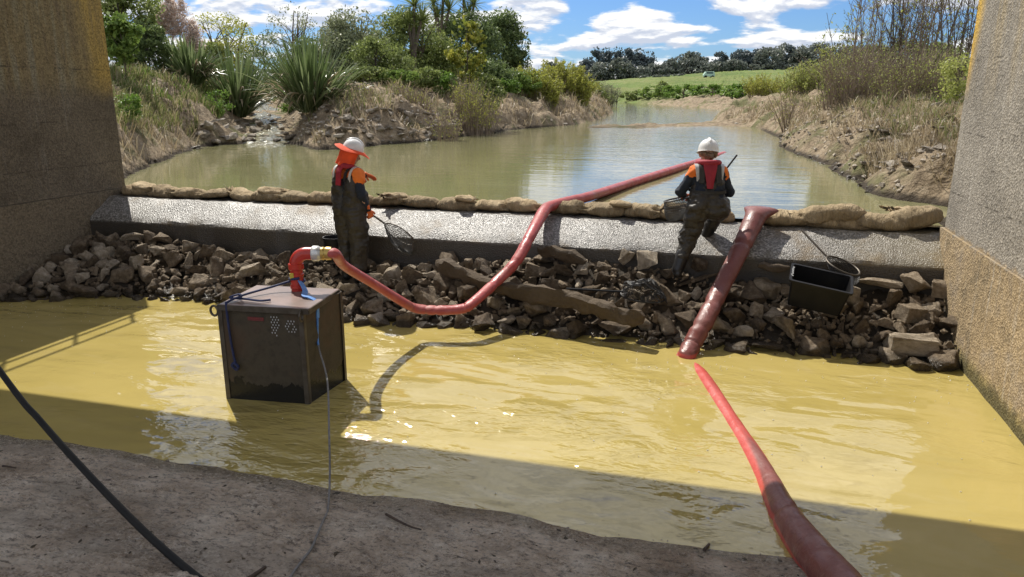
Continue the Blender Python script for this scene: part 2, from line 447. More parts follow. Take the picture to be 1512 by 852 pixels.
def hose_old_mat():
    t = NT('worn_red_hose'); P = t.coord('World'); z = t.xyz(P)[2]
    c = t.ramp(t.noise(P, 5, 6, .65), [(.3, (.215, .075, .062)), (.55, (.165, .052, .043)), (.75, (.30, .14, .12))])
    c = t.mix(t.mapr(t.noise(P, 45, 4, .7), .6, .7, 0, .6), c, (.14, .05, .04))
    c = t.mix(t.mapr(z, .05, .03), c, (.46, .075, .06))
    t.set(Base_Color=c, Roughness=t.mapr(t.noise(P, 7, 4), .4, .6, .3, .52)); t.b.inputs['Specular IOR Level'].default_value = .4
    n = t.bump(t.noise(P, 11, 4, .6, .7), .5, .018); t.bump(t.noise(P, 120, 2), .2, .003, n)
    return t.m
HOSE_OLD = hose_old_mat()
def crate_mat():
    t = NT('muddy_plywood_panel'); P = t.coord('World'); z = t.xyz(P)[2]
    n = t.noise(P, 6, 7, .7)
    c = t.ramp(n, [(.3, (.042, .034, .023)), (.5, (.068, .055, .037)), (.7, (.035, .029, .02))])
    c = t.mix(t.mapr(t.noise(P, 2.3, 5), .5, .65, 0, .6), c, (.085, .052, .032))
    zz = t.math('ADD', z, t.math('MULTIPLY', t.math('SUBTRACT', t.noise(t.coord('World', (1, 1, .6)), 5.5, 6, .65), .5), -.42))
    c = t.mix(t.mapr(zz, .19, .165), c, (.012, .011, .009))
    t.set(Base_Color=c, Roughness=t.mapr(zz, .165, .20, .25, .7))
    t.b.inputs['Specular IOR Level'].default_value = .25
    t.bump(t.noise(P, 30, 7, .7), .4, .008)
    return t.m
CRATE = crate_mat()
CRATE_LID = simple('wet_brown_board', (.25, .175, .15), (.17, .125, .105), 5, .33, .25, 35, .006)
STEEL = simple('dull_angle_steel', (.11, .095, .075), (.07, .055, .04), 12, .5, .3, 60, .004, .5, .5)
ALLOY = simple('grey_alloy', (.62, .61, .58), (.46, .45, .42), 10, .4, .2, 40, .003, .5, .6)
BRASS = simple('yellow_brass', (.55, .38, .12), (.4, .27, .08), 10, .35, .1, 40, .003, .5, .8)
RED_PAINT = simple('red_pipe_paint', (.48, .035, .022), (.40, .028, .02), 9, .28, .15, 50, .003)
RED_TAG = simple('faded_red_plate', (.17, .025, .025), (.11, .02, .02), 20, .5, .1)
YEL_TAG = simple('yellow_tag', (.55, .45, .06), (.45, .36, .05), 10, .5, 0)
BLUE_STRAP = simple('blue_webbing', (.10, .27, .62), (.08, .21, .5), 12, .6, .3, 150, .002)
NAVY_ROPE = simple('navy_rope', (.018, .028, .10), (.012, .018, .06), 30, .7, .6, 120, .004)
GREY_ROPE = simple('grey_cord', (.20, .19, .18), (.12, .115, .11), 60, .7, .6, 160, .004)
BLACK_CABLE = simple('black_rubber_cable', (.010, .010, .010), (.016, .015, .013), 6, .6, .2, 30, .003, .2)
BLACK_PLASTIC = simple('black_plastic', (.008, .008, .009), (.014, .013, .013), 6, .45, .15, 40, .003, .2)
PALE_MARK = simple('pale_print_and_hole_light', (.45, .45, .44), (.3, .3, .3), 30, .6, 0)
NETTING = simple('black_netting', (.018, .017, .016), (.03, .027, .023), 20, .55, 0)
GREY_NET = simple('grey_wet_netting', (.10, .095, .085), (.05, .048, .043), 20, .35, 0)
WOOD = rock_mat('muddy_timber', [(.3, (.055, .038, .021)), (.5, (.105, .074, .043)), (.75, (.17, .125, .08))])
STICK = simple('dead_stick', (.07, .045, .03), (.045, .03, .02), 20, .8, .5, 60, .004)
BARK = simple('grey_brown_bark', (.17, .135, .10), (.10, .08, .06), 9, .9, .6, 30, .02)
DARK_BARK = simple('dark_bark', (.075, .06, .048), (.05, .04, .033), 9, .9, .6, 30, .02)
TWIG = simple('bare_twigs', (.30, .235, .175), (.20, .155, .115), 4, .9, 0)
WADER = simple('brown_neoprene', (.036, .030, .022), (.027, .023, .017), 5, .55, .45, 16, .015)
WADER_STRAP = simple('black_strap', (.014, .014, .015), (.02, .02, .02), 20, .6, 0)
BOOT = simple('black_rubber', (.011, .011, .012), (.018, .016, .014), 8, .4, .1)
NAVY = simple('navy_cloth', (.014, .021, .036), (.010, .015, .025), 9, .85, .4, 45, .008)
HIVIS = simple('orange_hi_vis_cloth', (.85, .20, .025), (.72, .16, .02), 9, .8, .3, 40, .006)
FLAPM = simple('orange_red_cloth', (.80, .085, .015), (.66, .065, .012), 9, .8, .3, 35, .008)
SILVER = simple('reflective_tape', (.58, .57, .55), (.48, .47, .45), 30, .35, .1)
REDCOL = simple('crimson_cloth', (.36, .018, .035), (.28, .014, .028), 9, .7, .3, 35, .008)
GLOVE = simple('orange_rubber_glove', (.75, .17, .04), (.62, .13, .03), 12, .5, .3, 40, .004)
HELMET = simple('white_hard_hat', (.78, .77, .74), (.70, .69, .66), 12, .3, .05)
SKIN = simple('skin', (.50, .30, .22), (.44, .25, .18), 12, .5, .1, 60, .002)
HAIR = simple('brown_hair', (.12, .07, .038), (.22, .14, .075), 40, .55, .5, 90, .01)
EYE = simple('eye', (.6, .6, .6), (.5, .5, .5), 10, .2, 0)

OLIVE = leafy('olive_foliage', [(.2, (0.120, 0.152, 0.041)), (.5, (0.208, 0.257, 0.073)), (.8, (0.329, 0.385, 0.130))])
DARK = leafy('dark_green_foliage', [(.2, (0.068, 0.101, 0.037)), (.5, (0.130, 0.182, 0.062)), (.8, (0.221, 0.279, 0.096))])
MIDG = leafy('mid_green_foliage', [(.2, (0.097, 0.152, 0.032)), (.5, (0.167, 0.255, 0.051)), (.8, (0.272, 0.366, 0.087))])
BRIGHT = leafy('bright_green_foliage', [(.2, (0.084, 0.156, 0.024)), (.5, (0.138, 0.240, 0.036)), (.8, (0.216, 0.324, 0.072))], .4)
WILLOW = leafy('willow_foliage', [(.2, (0.233, 0.253, 0.045)), (.5, (0.350, 0.368, 0.068)), (.8, (0.505, 0.505, 0.121))], .4)
YELLOWG = leafy('yellow_green_foliage', [(.2, (.14, .17, .03)), (.5, (.26, .285, .05)), (.8, (.44, .40, .07))], .4)
GREYG = leafy('grey_green_foliage', [(.2, (0.146, 0.159, 0.091)), (.5, (0.234, 0.265, 0.141)), (.8, (0.352, 0.380, 0.215))])
FLAX = leafy('flax_leaves', [(.2, (.065, .10, .03)), (.5, (.12, .17, .06)), (.8, (.24, .29, .14))], .3, .3, .6)
STRAW = leafy('dry_straw', [(.2, (.19, .145, .085)), (.5, (.33, .26, .16)), (.8, (.50, .42, .28))], .35)
GRASSM = leafy('bank_grass', [(.2, (.11, .15, .035)), (.42, (.19, .215, .07)), (.6, (.30, .285, .13)), (.85, (.42, .36, .21))], .4)
PALELEAF = leafy('pale_spring_leaves', [(.2, (.22, .25, .06)), (.5, (.32, .36, .09)), (.8, (.44, .46, .16))], .5)
PLUME = leafy('pampas_plume', [(.2, (.56, .44, .37)), (.5, (.68, .56, .48)), (.8, (.78, .68, .60))], .5)
FARD = leafy('hazed_pine_foliage', [(.2, (0.073, 0.099, 0.104)), (.5, (0.127, 0.155, 0.156)), (.8, (0.194, 0.224, 0.222))], .2)  # distance haze put into the leaf colour as a bluish lift
FARM = leafy('hazed_broadleaf_foliage', [(.2, (0.105, 0.126, 0.112)), (.5, (0.177, 0.196, 0.161)), (.8, (0.259, 0.273, 0.216))], .25)  # paler, bluish tone carries the air haze in the colour
# ------------------------------------------------------------------ large structure: terrain, water, weir, piers, deck
WL = 1.15                                   # upstream water level; the pool below the weir is z = 0
XL, XR, YC = -9.4, 2.41, 9.9                # pier faces and their upstream corner
Y0, Z0, Y1, Z1 = 9.08, 0.83, 9.52, 1.09     # weir: front edge and crest
_left_px = [(190, 258), (225, 243), (262, 228), (300, 217), (330, 213.5), (390, 212), (440, 214), (470, 222), (520, 220), (560, 214),
            (610, 211), (650, 206), (720, 197), (770, 190.5), (800, 188), (850, 184), (880, 178), (905, 167), (900, 160), (893, 155)]
_right_px = [(965, 154.0), (1020, 158), (1062, 161), (1068, 170), (1050, 178), (1075, 184), (1120, 190), (1152, 205), (1150, 216), (1175, 228), (1200, 236),
             (1225, 250), (1252, 266), (1290, 288), (1330, 296), (1375, 302)]
_poly = [(-9.75, 9.5), (-10.2, 10.5)] + [tuple(at_z(x, y, WL)[:2]) for x, y in _left_px]
NLEFT = len(_poly)
_poly += [(-32, 132), (-26, 140)] + [tuple(at_z(x, y, WL)[:2]) for x, y in _right_px] + [(3.3, 11.0), (2.5, 10.2), (2.5, 9.5), (2.5, 6), (-9.75, 6)]
POLY = np.array(_poly)
def river_dist(x, y):
    x = np.asarray(x, float); y = np.asarray(y, float)
    best = np.full(x.shape, 1e9); side = np.zeros(x.shape, int); inside = np.zeros(x.shape, bool)
    n = len(POLY)
    for i in range(n):
        ax, ay = POLY[i]; bx, by = POLY[(i + 1) % n]
        ex, ey = bx - ax, by - ay; L2 = ex * ex + ey * ey + 1e-12
        t = np.clip(((x - ax) * ex + (y - ay) * ey) / L2, 0, 1)
        d = np.hypot(x - ax - t * ex, y - ay - t * ey)
        m = d < best; best = np.where(m, d, best); side = np.where(m, i < NLEFT, side)
        c = ((ay > y) != (by > y)) & (x < (bx - ax) * (y - ay) / (by - ay + 1e-12) + ax)
        inside ^= c
    return np.where(inside, -best, best), side
CREEK = [at_d(393, 200, d)[:2] for d in (21.5, 25, 30, 36, 46)]
CREEK_Z = [1.08, 1.35, 1.75, 2.25, 2.9]
def hfun(x, y):
    x = np.asarray(x, float); y = np.asarray(y, float)
    d, left = river_dist(x, y)
    F = x * _fh[0] + y * _fh[1]; lat = (x * _fh[1] - y * _fh[0]) / np.maximum(F, 1)
    P = np.stack([x, y, 0 * x], -1)
    n1, n2 = fbm(P * .35, 4, 3), fbm(P * 1.7, 4, 9)
    dj = d + .35 * n2 * np.clip(d * 2, 0, 1) + .25 * n1 * np.clip(d, 0, 1)
    dj = np.maximum(dj, 0)
    kl = 2.35 - .55 * sstep(17, 24, y)
    kr = (1.75 + .9 * sstep(2, 9, d)) * (1 - .62 * sstep(45, 80, y))
    land = WL + .16 * sstep(0, .35, dj) + np.where(left == 1, kl * (1 - np.exp(-dj / 2.5)), kr * (1 - np.exp(-dj / 3.4)))
    land = land + np.clip(d, 0, 1) * (.22 * n1 + .16 * n2)
    # creek coming down between the rocks on the left
    cd = np.full(x.shape, 1e9); cz = np.zeros(x.shape)
    for i in range(len(CREEK) - 1):
        (ax, ay), (bx, by) = CREEK[i], CREEK[i + 1]; ex, ey = bx - ax, by - ay
        t = np.clip(((x - ax) * ex + (y - ay) * ey) / (ex * ex + ey * ey), 0, 1)
        q = np.hypot(x - ax - t * ex, y - ay - t * ey); m = q < cd
        cd = np.where(m, q, cd); cz = np.where(m, CREEK_Z[i] + t * (CREEK_Z[i + 1] - CREEK_Z[i]), cz)
    land = np.minimum(land, cz + np.maximum(cd - .8, 0) * .95 + .06 * n2)
    # far field rising to a wooded ridge
    amp = 1.6 + 6.9 * sstep(-.02, .34, lat)
    hill = amp * sstep(118, 300, F) + .5 * np.sin(F * .03 + lat * 9) * sstep(140, 200, F)
    land = np.where(F > 90, np.minimum(land, 3.1 + .0 * x) * 1.0, land) + hill * sstep(1, 10, d)
    bed = WL - np.minimum(.9, .05 - d * .3)
    # low gravel bar right across the river
    h = np.where(d > 0, land, bed)
    for (pa, pb, w, hh) in (((905, 187.5), (1036, 184.5), 1.3, .17), ((1060, 183), (1200, 189), 1.2, .26)):
        a, b = at_z(*pa, WL)[:2], at_z(*pb, WL)[:2]; e = b - a
        t = np.clip(((x - a[0]) * e[0] + (y - a[1]) * e[1]) / (e @ e), 0, 1)
        q = np.hypot(x - a[0] - t * e[0], y - a[1] - t * e[1])
        h = np.maximum(h, WL + (hh + .10 * n2) * np.exp(-(q / w) ** 2) - .09)
    return h
def h1(x, y): return float(hfun(np.array([x]), np.array([y]))[0])
def G(px, d, dz=0.0):
    """ground point under photo column px, d metres ahead of the camera"""
    p = at_d(px, 135, d); return Vector((p[0], p[1], h1(p[0], p[1]) + dz))
def hit(px, py, d0=9.9, d1=140):
    """where the line of sight through a photo pixel meets the ground"""
    D = np.geomspace(d0, d1, 500); r = _ray(px, py); P = CAMP + r * (D / (r[:2] @ _fh))[:, None]
    h = hfun(P[:, 0], P[:, 1]); k = np.nonzero(P[:, 2] < h)[0]; i = k[0] if len(k) else -1
    return Vector((P[i, 0], P[i, 1], h[i])), D[i]
def zpix(px, y, d): return at_d(px, y, d)[2]

def build_terrain():
    nx, ny = 520, 520
    u = np.linspace(-1, 1, nx); X = -3 + 4.6 * np.sinh(u * 6.2)
    v = np.linspace(0, 1, ny); Y = 9.75 + 11.5 * (np.exp(4.75 * v) - 1)
    gx, gy = np.meshgrid(X, Y); z = hfun(gx, gy)
    V = np.stack([gx, gy, z], -1).reshape(-1, 3)
    i = np.arange(nx * ny).reshape(ny, nx)
    Q = np.stack([i[:-1, :-1], i[:-1, 1:], i[1:, 1:], i[1:, :-1]], -1).reshape(-1, 4)
    tag(link('ground', np_mesh('ground', V, Q, smooth=True), GROUND), kind='structure')
    # the bed under the pool and the land beside and behind the bridge
    s = MB(); s.add([(-900, -900, -.8), (900, -900, -.8), (900, 9.9, -.8), (-900, 9.9, -.8)], [(0, 1, 2, 3)])
    tag(s.build('riverbed', MUD, smooth=False), kind='structure')
build_terrain()

def sheet(name, x0, x1, y0, y1, z, mat):
    s = MB(); s.add([(x0, y0, z), (x1, y0, z), (x1, y1, z), (x0, y1, z)], [(0, 1, 2, 3)])
    return tag(s.build(name, mat, smooth=False), kind='structure')
sheet('river_water', -70, 60, Y1 + .22, 175, WL, WATER_UP)
sheet('pool_water', XL - .3, XR + .3, -6, Y0 + .3, 0.0, WATER_NEAR)

def build_weir():
    root = MB(); n = 150; rng = np.random.default_rng(5)
    xs = np.linspace(XL - .6, XR + .6, n)
    prof = [(Y0, -.7), (Y0 - .005, Z0 - .03), (Y0 + .02, Z0)] + [(Y0 + (Y1 - Y0) * t, Z0 + (Z1 - Z0) * t) for t in (.25, .5, .75)] + \
           [(Y1, Z1), (Y1 + .3, Z1 + .015), (Y1 + .62, Z1), (Y1 + .7, .1)]
    V = []
    for i, x in enumerate(xs):
        for j, (y, z) in enumerate(prof):
            k = vnoise(np.array([[x * 2.5, j * 1.0, 0], [x * 7, j, 3]]), 4)
            V.append((x, y + (.012 * k[0] + .008 * k[1] if j < 3 else 0), z + (.010 * k[0] + .006 * k[1] if j > 1 else 0)))
    m = len(prof); F = [(i * m + j, (i + 1) * m + j, (i + 1) * m + j + 1, i * m + j + 1) for i in range(n - 1) for j in range(m - 1)]
    root.add(V, F)
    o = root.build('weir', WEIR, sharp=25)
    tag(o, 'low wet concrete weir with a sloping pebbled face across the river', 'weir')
build_weir()

def grid_wall(mb, P0, U, Vv, nu, nv, amp, seed):
    """a slightly uneven wall panel spanned by U (nu) and Vv (nv) from P0"""
    P0, U, Vv = Vector(P0), Vector(U), Vector(Vv); n = U.cross(Vv).normalized(); V = []
    for j in range(nv + 1):
        for i in range(nu + 1):
            p = P0 + U * (i / nu) + Vv * (j / nv)
            e = min(i, nu - i, j, nv - j); k = float(fbm(np.array([p]) * 1.3, 3, seed)[0]) * amp if e > 0 else 0
            V.append(p + n * k)
    mb.add(V, [(j * (nu + 1) + i, j * (nu + 1) + i + 1, (j + 1) * (nu + 1) + i + 1, (j + 1) * (nu + 1) + i) for j in range(nv) for i in range(nu)])
DECK_Z, DECK_Y = 5.1, 4.93 + .552 * 5.1
def pier(name, mat, X, s, label):
    """s = +1: face looks towards +X (left pier); s = -1: right pier. The base below z = 1.2 stands 3 cm proud."""
    m = MB(); ztop = 4.2; yb = 2.0
    for (x, z0, z1, yc) in ((X, 1.2, ztop, YC if s > 0 else 9.43), (X + s * .03, -.7, 1.195, YC + .02 if s > 0 else 9.5)):
        back = x - s * 2.2
        for (p, u) in (((x, yb, z0), (0, yc - yb, 0)) if s > 0 else ((x, yc, z0), (0, yb - yc, 0)),
                       ((x, yc, z0), (back - x, 0, 0)) if s > 0 else ((back, yc, z0), (x - back, 0, 0))):
            grid_wall(m, p, u, (0, 0, z1 - z0), 40, 16, .012, 7)
        m.add([(x, yb, z1), (x, yc, z1), (back, yc, z1), (back, yb, z1)], [(0, 1, 2, 3)] if s > 0 else [(3, 2, 1, 0)])
        m.add([(back, yb, z0), (back, yc, z0), (back, yc, z1), (back, yb, z1)], [(0, 1, 2, 3)])
    # taller part that carries the deck
    y2 = DECK_Y - .25; m.box((X - s * 1.15, (yb + y2) / 2, (ztop + DECK_Z) / 2 + .002), (2.1, y2 - yb, DECK_Z - ztop - .006))
    o = m.build(name, mat, sharp=30); tag(o, label, 'bridge pier')
    if s > 0:
        r = MB()
        for zz in (4.62, 5.0): r.tube([(X - .15, DECK_Y + .1, zz), (X - .15, YC - .1, zz)], .022, 8)
        for yy in (8.0, 8.9, 9.75): r.tube([(X - .15, yy, ztop), (X - .15, yy, 5.0)], .022, 8)
        r.build('handrail', STEEL, o)
    return o
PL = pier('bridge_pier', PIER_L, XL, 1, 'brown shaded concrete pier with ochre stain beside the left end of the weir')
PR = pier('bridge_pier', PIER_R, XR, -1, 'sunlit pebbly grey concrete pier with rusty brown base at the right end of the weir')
dk = MB(); dk.box((-3.5, (DECK_Y + 4.4) / 2, DECK_Z + .35), (26, DECK_Y - 4.4, .7))
tag(dk.build('bridge_deck', DECK, smooth=False), 'flat concrete bridge deck overhead shading the muddy apron and near water', 'bridge deck')

def build_apron():
    nx, ny = 760, 440
    X = np.linspace(XL - .2, XR + .2, nx); Y = np.linspace(-3, 4.9, ny)
    Y = 4.9 - (4.9 + 3) * (1 - np.linspace(0, 1, ny)) ** 1.8
    gx, gy = np.meshgrid(X, Y)
    P = np.stack([gx, gy, 0 * gx], -1)
    edge = 4.2 - .32 * sstep(.5, 1.6, gx) + .035 * fbm(P * 1.1, 3, 21)
    z = (edge - gy) * .17 + .014 * fbm(P * 1.6, 4, 5) * sstep(-.4, .5, edge - gy)
    rough = .013 * fbm(P * 9, 4, 8) + .018 * np.maximum(fbm(P * 5.5, 4, 13) - .15, 0) + .007 * fbm(P * np.array([22, 30, 1]), 3, 17)
    z = z + rough * sstep(.0, .5, edge - gy)
    V = np.stack([gx, gy, z], -1).reshape(-1, 3); i = np.arange(nx * ny).reshape(ny, nx)
    Q = np.stack([i[:-1, :-1], i[:-1, 1:], i[1:, 1:], i[1:, :-1]], -1).reshape(-1, 4)
    tag(link('apron', np_mesh('apron', V, Q, smooth=True), MUD), kind='structure')
    def az(x, y):
        ix = np.abs(X - x).argmin(); iy = np.abs(Y - y).argmin(); return float(z[iy, ix])
    return az
apron_z = build_apron()

# ------------------------------------------------------------------ rocks
def rock_mesh(seed, size=(1, .8, .65), npts=13, rough=.085, block=False):
    rng = random.Random(seed); bm = bmesh.new()
    if block:
        for sx in (-1, 1):
            for sy in (-1, 1):
                for sz in (-1, 1):
                    bm.verts.new((sx * size[0] * rng.uniform(.78, 1), sy * size[1] * rng.uniform(.75, 1), sz * size[2] * rng.uniform(.75, 1)))
    else:
        for k in range(npts):
            p = Vector((rng.uniform(-1, 1), rng.uniform(-1, 1), rng.uniform(-1, 1)))
            mx = max(abs(c) for c in p); p *= (rng.uniform(.72, 1.0) / mx) ** .8
            if p.length > 1.25: p *= 1.25 / p.length
            bm.verts.new((p.x * size[0], p.y * size[1], p.z * size[2]))
    r = bmesh.ops.convex_hull(bm, input=bm.verts)
    bmesh.ops.delete(bm, geom=list({g for g in r['geom_interior'] + r['geom_unused'] if isinstance(g, bmesh.types.BMVert)}), context='VERTS')
    bmesh.ops.dissolve_limit(bm, angle_limit=R(14), verts=bm.verts, edges=bm.edges)
    bmesh.ops.bevel(bm, geom=list(bm.edges), offset=.05, segments=2, profile=.55, affect='EDGES')
    bmesh.ops.triangulate(bm, faces=bm.faces)
    for _ in range(2):
        long = [e for e in bm.edges if e.calc_length() > .22]
        if long: bmesh.ops.subdivide_edges(bm, edges=long, cuts=1, use_grid_fill=True)
        bmesh.ops.triangulate(bm, faces=[f for f in bm.faces if len(f.verts) > 3])
    bm.normal_update()
    for v in bm.verts:
        p = v.co * 1.7 + Vector((seed * 3.1, 0, 0)); q = v.co * 5 + Vector((0, seed * 1.7, 0))
        v.co += v.normal * (mnoise.noise(p) * rough * 1.3 + mnoise.noise(q) * rough * .55)
    me = bpy.data.meshes.new('rock'); bm.to_mesh(me); bm.free()
    me.polygons.foreach_set('use_smooth', [True] * len(me.polygons)); me.set_sharp_from_angle(angle=R(24))
    return me
ROCKS = [rock_mesh(i, s, n) for i, (s, n) in enumerate([((1, .8, .7), 12), ((1, .9, .8), 14), ((1, .6, .45), 11), ((1, .75, .4), 12), ((.9, .9, .75), 10), ((1, .55, .6), 13),
         ((1, .85, .55), 15), ((1, .7, .75), 9), ((1.1, .6, .35), 12), ((.9, .8, .9), 12), ((1, .7, .5), 10), ((1, .9, .65), 16), ((1.1, .7, .6), 9), ((.95, .65, .7), 11)])]

_toe = [(-9.6, 7.15), (-9.2, 7.3), (-7.6, 7.95), (-6.3, 8.0), (-4.3, 7.75), (-3.2, 7.85), (-1.6, 8.0), (.3, 8.0), (1.2, 8.05), (2.6, 7.95)]
_top = [(-9.6, .5), (-9.1, .58), (-8.2, .66), (-6.95, .47), (-5.6, .45), (-4.1, .45), (-2.2, .68), (-.85, .66), (.1, .52), (1.0, .45), (1.73, .55), (2.5, .6)]
def mound(x, y):
    t0 = np.interp(x, [a for a, _ in _toe], [b for _, b in _toe]); zt = np.interp(x, [a for a, _ in _top], [b for _, b in _top])
    t = (y - t0) / (9.05 - t0)
    return np.where(t < 0, t * .6, np.clip(t, 0, 1) ** .85 * zt) - .03
def build_pile():
    nx, ny = 330, 70
    X = np.linspace(XL - .3, XR + .3, nx); Y = np.linspace(6.4, Y0 + .05, ny); gx, gy = np.meshgrid(X, Y)
    P = np.stack([gx, gy, 0 * gx], -1)
    z = mound(gx, gy) - .05 + .07 * fbm(P * 4, 4, 31)
    V = np.stack([gx, gy, z], -1).reshape(-1, 3); i = np.arange(nx * ny).reshape(ny, nx)
    Q = np.stack([i[:-1, :-1], i[:-1, 1:], i[1:, 1:], i[1:, :-1]], -1).reshape(-1, 4)
    tag(link('rubble_bed', np_mesh('rubble_bed', V, Q, smooth=True), RUBBLE), kind='stuff')
    rng = random.Random(77)
    # landmark rocks first, each placed where the photo shows it
    keep_out = [(-4.66, 8.62, .30), (-.5, 8.8, .17), (1.0, 8.52, .22), (-5.06, 8.8, .30)]
    placed = []
    def put(me, x, y, z, s, rot, label, group=None, name='broken_rock', mat=ROCK):
        o = link(name, me, mat if not me.materials else None); o.location = (x, y, z); o.rotation_euler = rot; o.scale = s
        tag(o, label, 'rock', group); return o
    special = [((1345, 508), 7.78, (.26, .15, .125), (0, .03, .05), 'block', 'squared dark brown block at the water edge beside the right pier'),
               ((1345, 462), 8.05, (.14, .12, .115), (.1, .1, .5), 'block', 'cube shaped pale rock above the squared block near the right pier'),
               ((1297, 415), 8.75, (.33, .2, .12), (0, .05, .1), 3, 'long pale slab rock at top of the pile between tub and right pier'),
               ((1352, 418), 8.75, (.2, .18, .15), (.2, 0, .9), 1, 'rounded tan boulder at top of the pile next to the long pale slab'),
               ((1392, 428), 8.72, (.2, .17, .13), (.4, .2, .1), 4, 'pale split rock touching the right pier at the top of the pile'),
               ((953, 386), 8.75, (.17, .2, .19), (.1, .1, .3), 4, 'squarish brown boulder just left of the crouching worker against the weir'),
               ((925, 376), 8.85, (.10, .12, .19), (.2, .4, .6), 7, 'upright pointed rock leaning beside the squarish boulder against the weir'),
               ((1037, 410), 8.55, (.34, .10, .06), (0, -.28, .35), 8, 'long flat tilted rock below the foot of the crouching worker'),
               ((1033, 390), 8.85, (.13, .12, .12), (0, .3, .3), 9, 'single rock in the shade of the weir behind the red hose'),
               ((910, 488), 7.72, (.26, .17, .13), (.15, .1, .2), 0, 'dark wet wedge rock standing in the yellow water off the pile'),
               ((903, 503), 7.50, (.22, .1, .05), (0, 0, .1), 3, 'low flat rock nearly submerged in front of the dark wedge rock'),
               ((812, 476), 7.85, (.1, .09, .1), (0, .2, .3), 1, 'small upright wet rock in the water below the timber'),
               ((1128, 508), 7.85, (.26, .14, .07), (0, 0, .1), 3, 'flat wet rock at the water edge right of the worn hose'),
               ((1252, 525), 7.55, (.14, .09, .05), (0, 0, .4), 2, 'small wet rock alone in the water left of the squared block'),
               ((125, 430), 7.45, (.24, .13, .12), (.1, .2, .2), 5, 'flat topped grey rock at the shaded waterline near the left pier'),
               ((265, 430), 7.72, (.13, .09, .10), (.1, .2, .9), 5, 'sunlit tan rock at the waterline left of the pump crate'),
               ((232, 373), 8.5, (.15, .12, .14), (.3, .2, .4), 0, 'pale round faced rock at the shadow edge below the weir'),
               ((200, 350), 8.75, (.2, .14, .13), (.2, .1, .6), 12, 'topmost dark rock of the heap beneath the left end of the weir')]
    for (px, Y, s, rot, kind, label) in special:
        for Y in np.linspace(6.9, 8.98, 210):           # first place along the line of sight where the rock rests on the pile or the pool bed
            p = at_y(px[0], px[1], Y)
            if p[2] - s[2] * .62 <= max(float(mound(p[0], Y)), -.03): break
        me = rock_mesh(900 + int(px[0]), (1, .85, .85), block=True, rough=.075) if kind == 'block' else ROCKS[kind]
        put(me, p[0], Y, p[2], s, rot, label); placed.append((p[0], Y, max(s) * .8))
    want = []
    tries = 0
    while len(want) < 760 and tries < 90000:
        tries += 1
        x = rng.uniform(XL + .05, XR - .06); t0 = float(np.interp(x, [a for a, _ in _toe], [b for _, b in _toe]))
        y = rng.uniform(t0 - .06, 8.98)
        fr = len(want) / 760
        s = (rng.uniform(.16, .23) if fr < .09 else rng.uniform(.105, .165) if fr < .36 else rng.uniform(.05, .10))
        if any((x - a) ** 2 + (y - b) ** 2 < (s * .5 + r * .8) ** 2 for a, b, r in keep_out): continue
        if any((x - a) ** 2 + (y - b) ** 2 < ((s + r) * .62) ** 2 for a, b, r in placed): continue
        placed.append((x, y, s)); want.append((x, y, s))
    for k in range(150):                                # extra stones packed round the tub and the foot of the hose
        x, y, s = rng.uniform(.15, 2.3), rng.uniform(7.95, 8.9), rng.uniform(.06, .13)
        if (x - 1.0) ** 2 + (y - 8.55) ** 2 < (.2 + s * .5) ** 2 or any((x - a) ** 2 + (y - b) ** 2 < ((s + r) * .5) ** 2 for a, b, r in placed): continue
        placed.append((x, y, s)); want.append((x, y, s))
    grid = {}
    for (a, b, r) in placed: grid.setdefault((int(a // .4), int(b // .4)), []).append((a, b, r))
    for k in range(6000):
        x = rng.uniform(XL + .05, XR - .05); t0 = float(np.interp(x, [a for a, _ in _toe], [b for _, b in _toe])); y, s = rng.uniform(t0 - .02, 9.0), rng.uniform(.03, .075)
        if any((x - a) ** 2 + (y - b) ** 2 < (s * .4 + r * .8) ** 2 for a, b, r in keep_out[:2]): continue
        c_ = (int(x // .4), int(y // .4))
        if any((x - a) ** 2 + (y - b) ** 2 < ((s + r) * .56) ** 2 for i in (-1, 0, 1) for j in (-1, 0, 1) for a, b, r in grid.get((c_[0] + i, c_[1] + j), ())): continue
        grid.setdefault(c_, []).append((x, y, s)); want.append((x, y, s))
    want.sort(key=lambda q: -q[2])
    rest = MB()
    for k, (x, y, s) in enumerate(want):
        me = ROCKS[rng.randrange(len(ROCKS))]; z = float(mound(x, y)) + s * rng.uniform(.12, .42)
        rot = Euler((rng.gauss(0, .45), rng.gauss(0, .45), rng.uniform(0, 6.28)))
        sc = (s, s * rng.uniform(.8, 1.1), s * rng.uniform(.8, 1.15))
        if k < 262:
            if x < -5.2: lb, g = 'broken brown rock in the shaded heap between the left pier and the pump crate', 'rocks piled left of the pump crate'
            elif x < -2.6: lb, g = 'broken brown rock in the heap around the standing worker and sagging hose', 'rocks piled around the standing worker'
            elif x < 0: lb, g = 'broken brown rock in the heap around the half buried timber', 'rocks piled around the timber'
            else: lb, g = 'broken brown rock in the heap between the worn hose and the right pier', 'rocks piled beside the tub'
            put(me, x, y, z, sc, rot, lb, g)
        else:
            M_ = Matrix.LocRotScale((x, y, z), rot, sc)
            rest.add([M_ @ v.co for v in me.vertices], [tuple(p.vertices) for p in me.polygons])
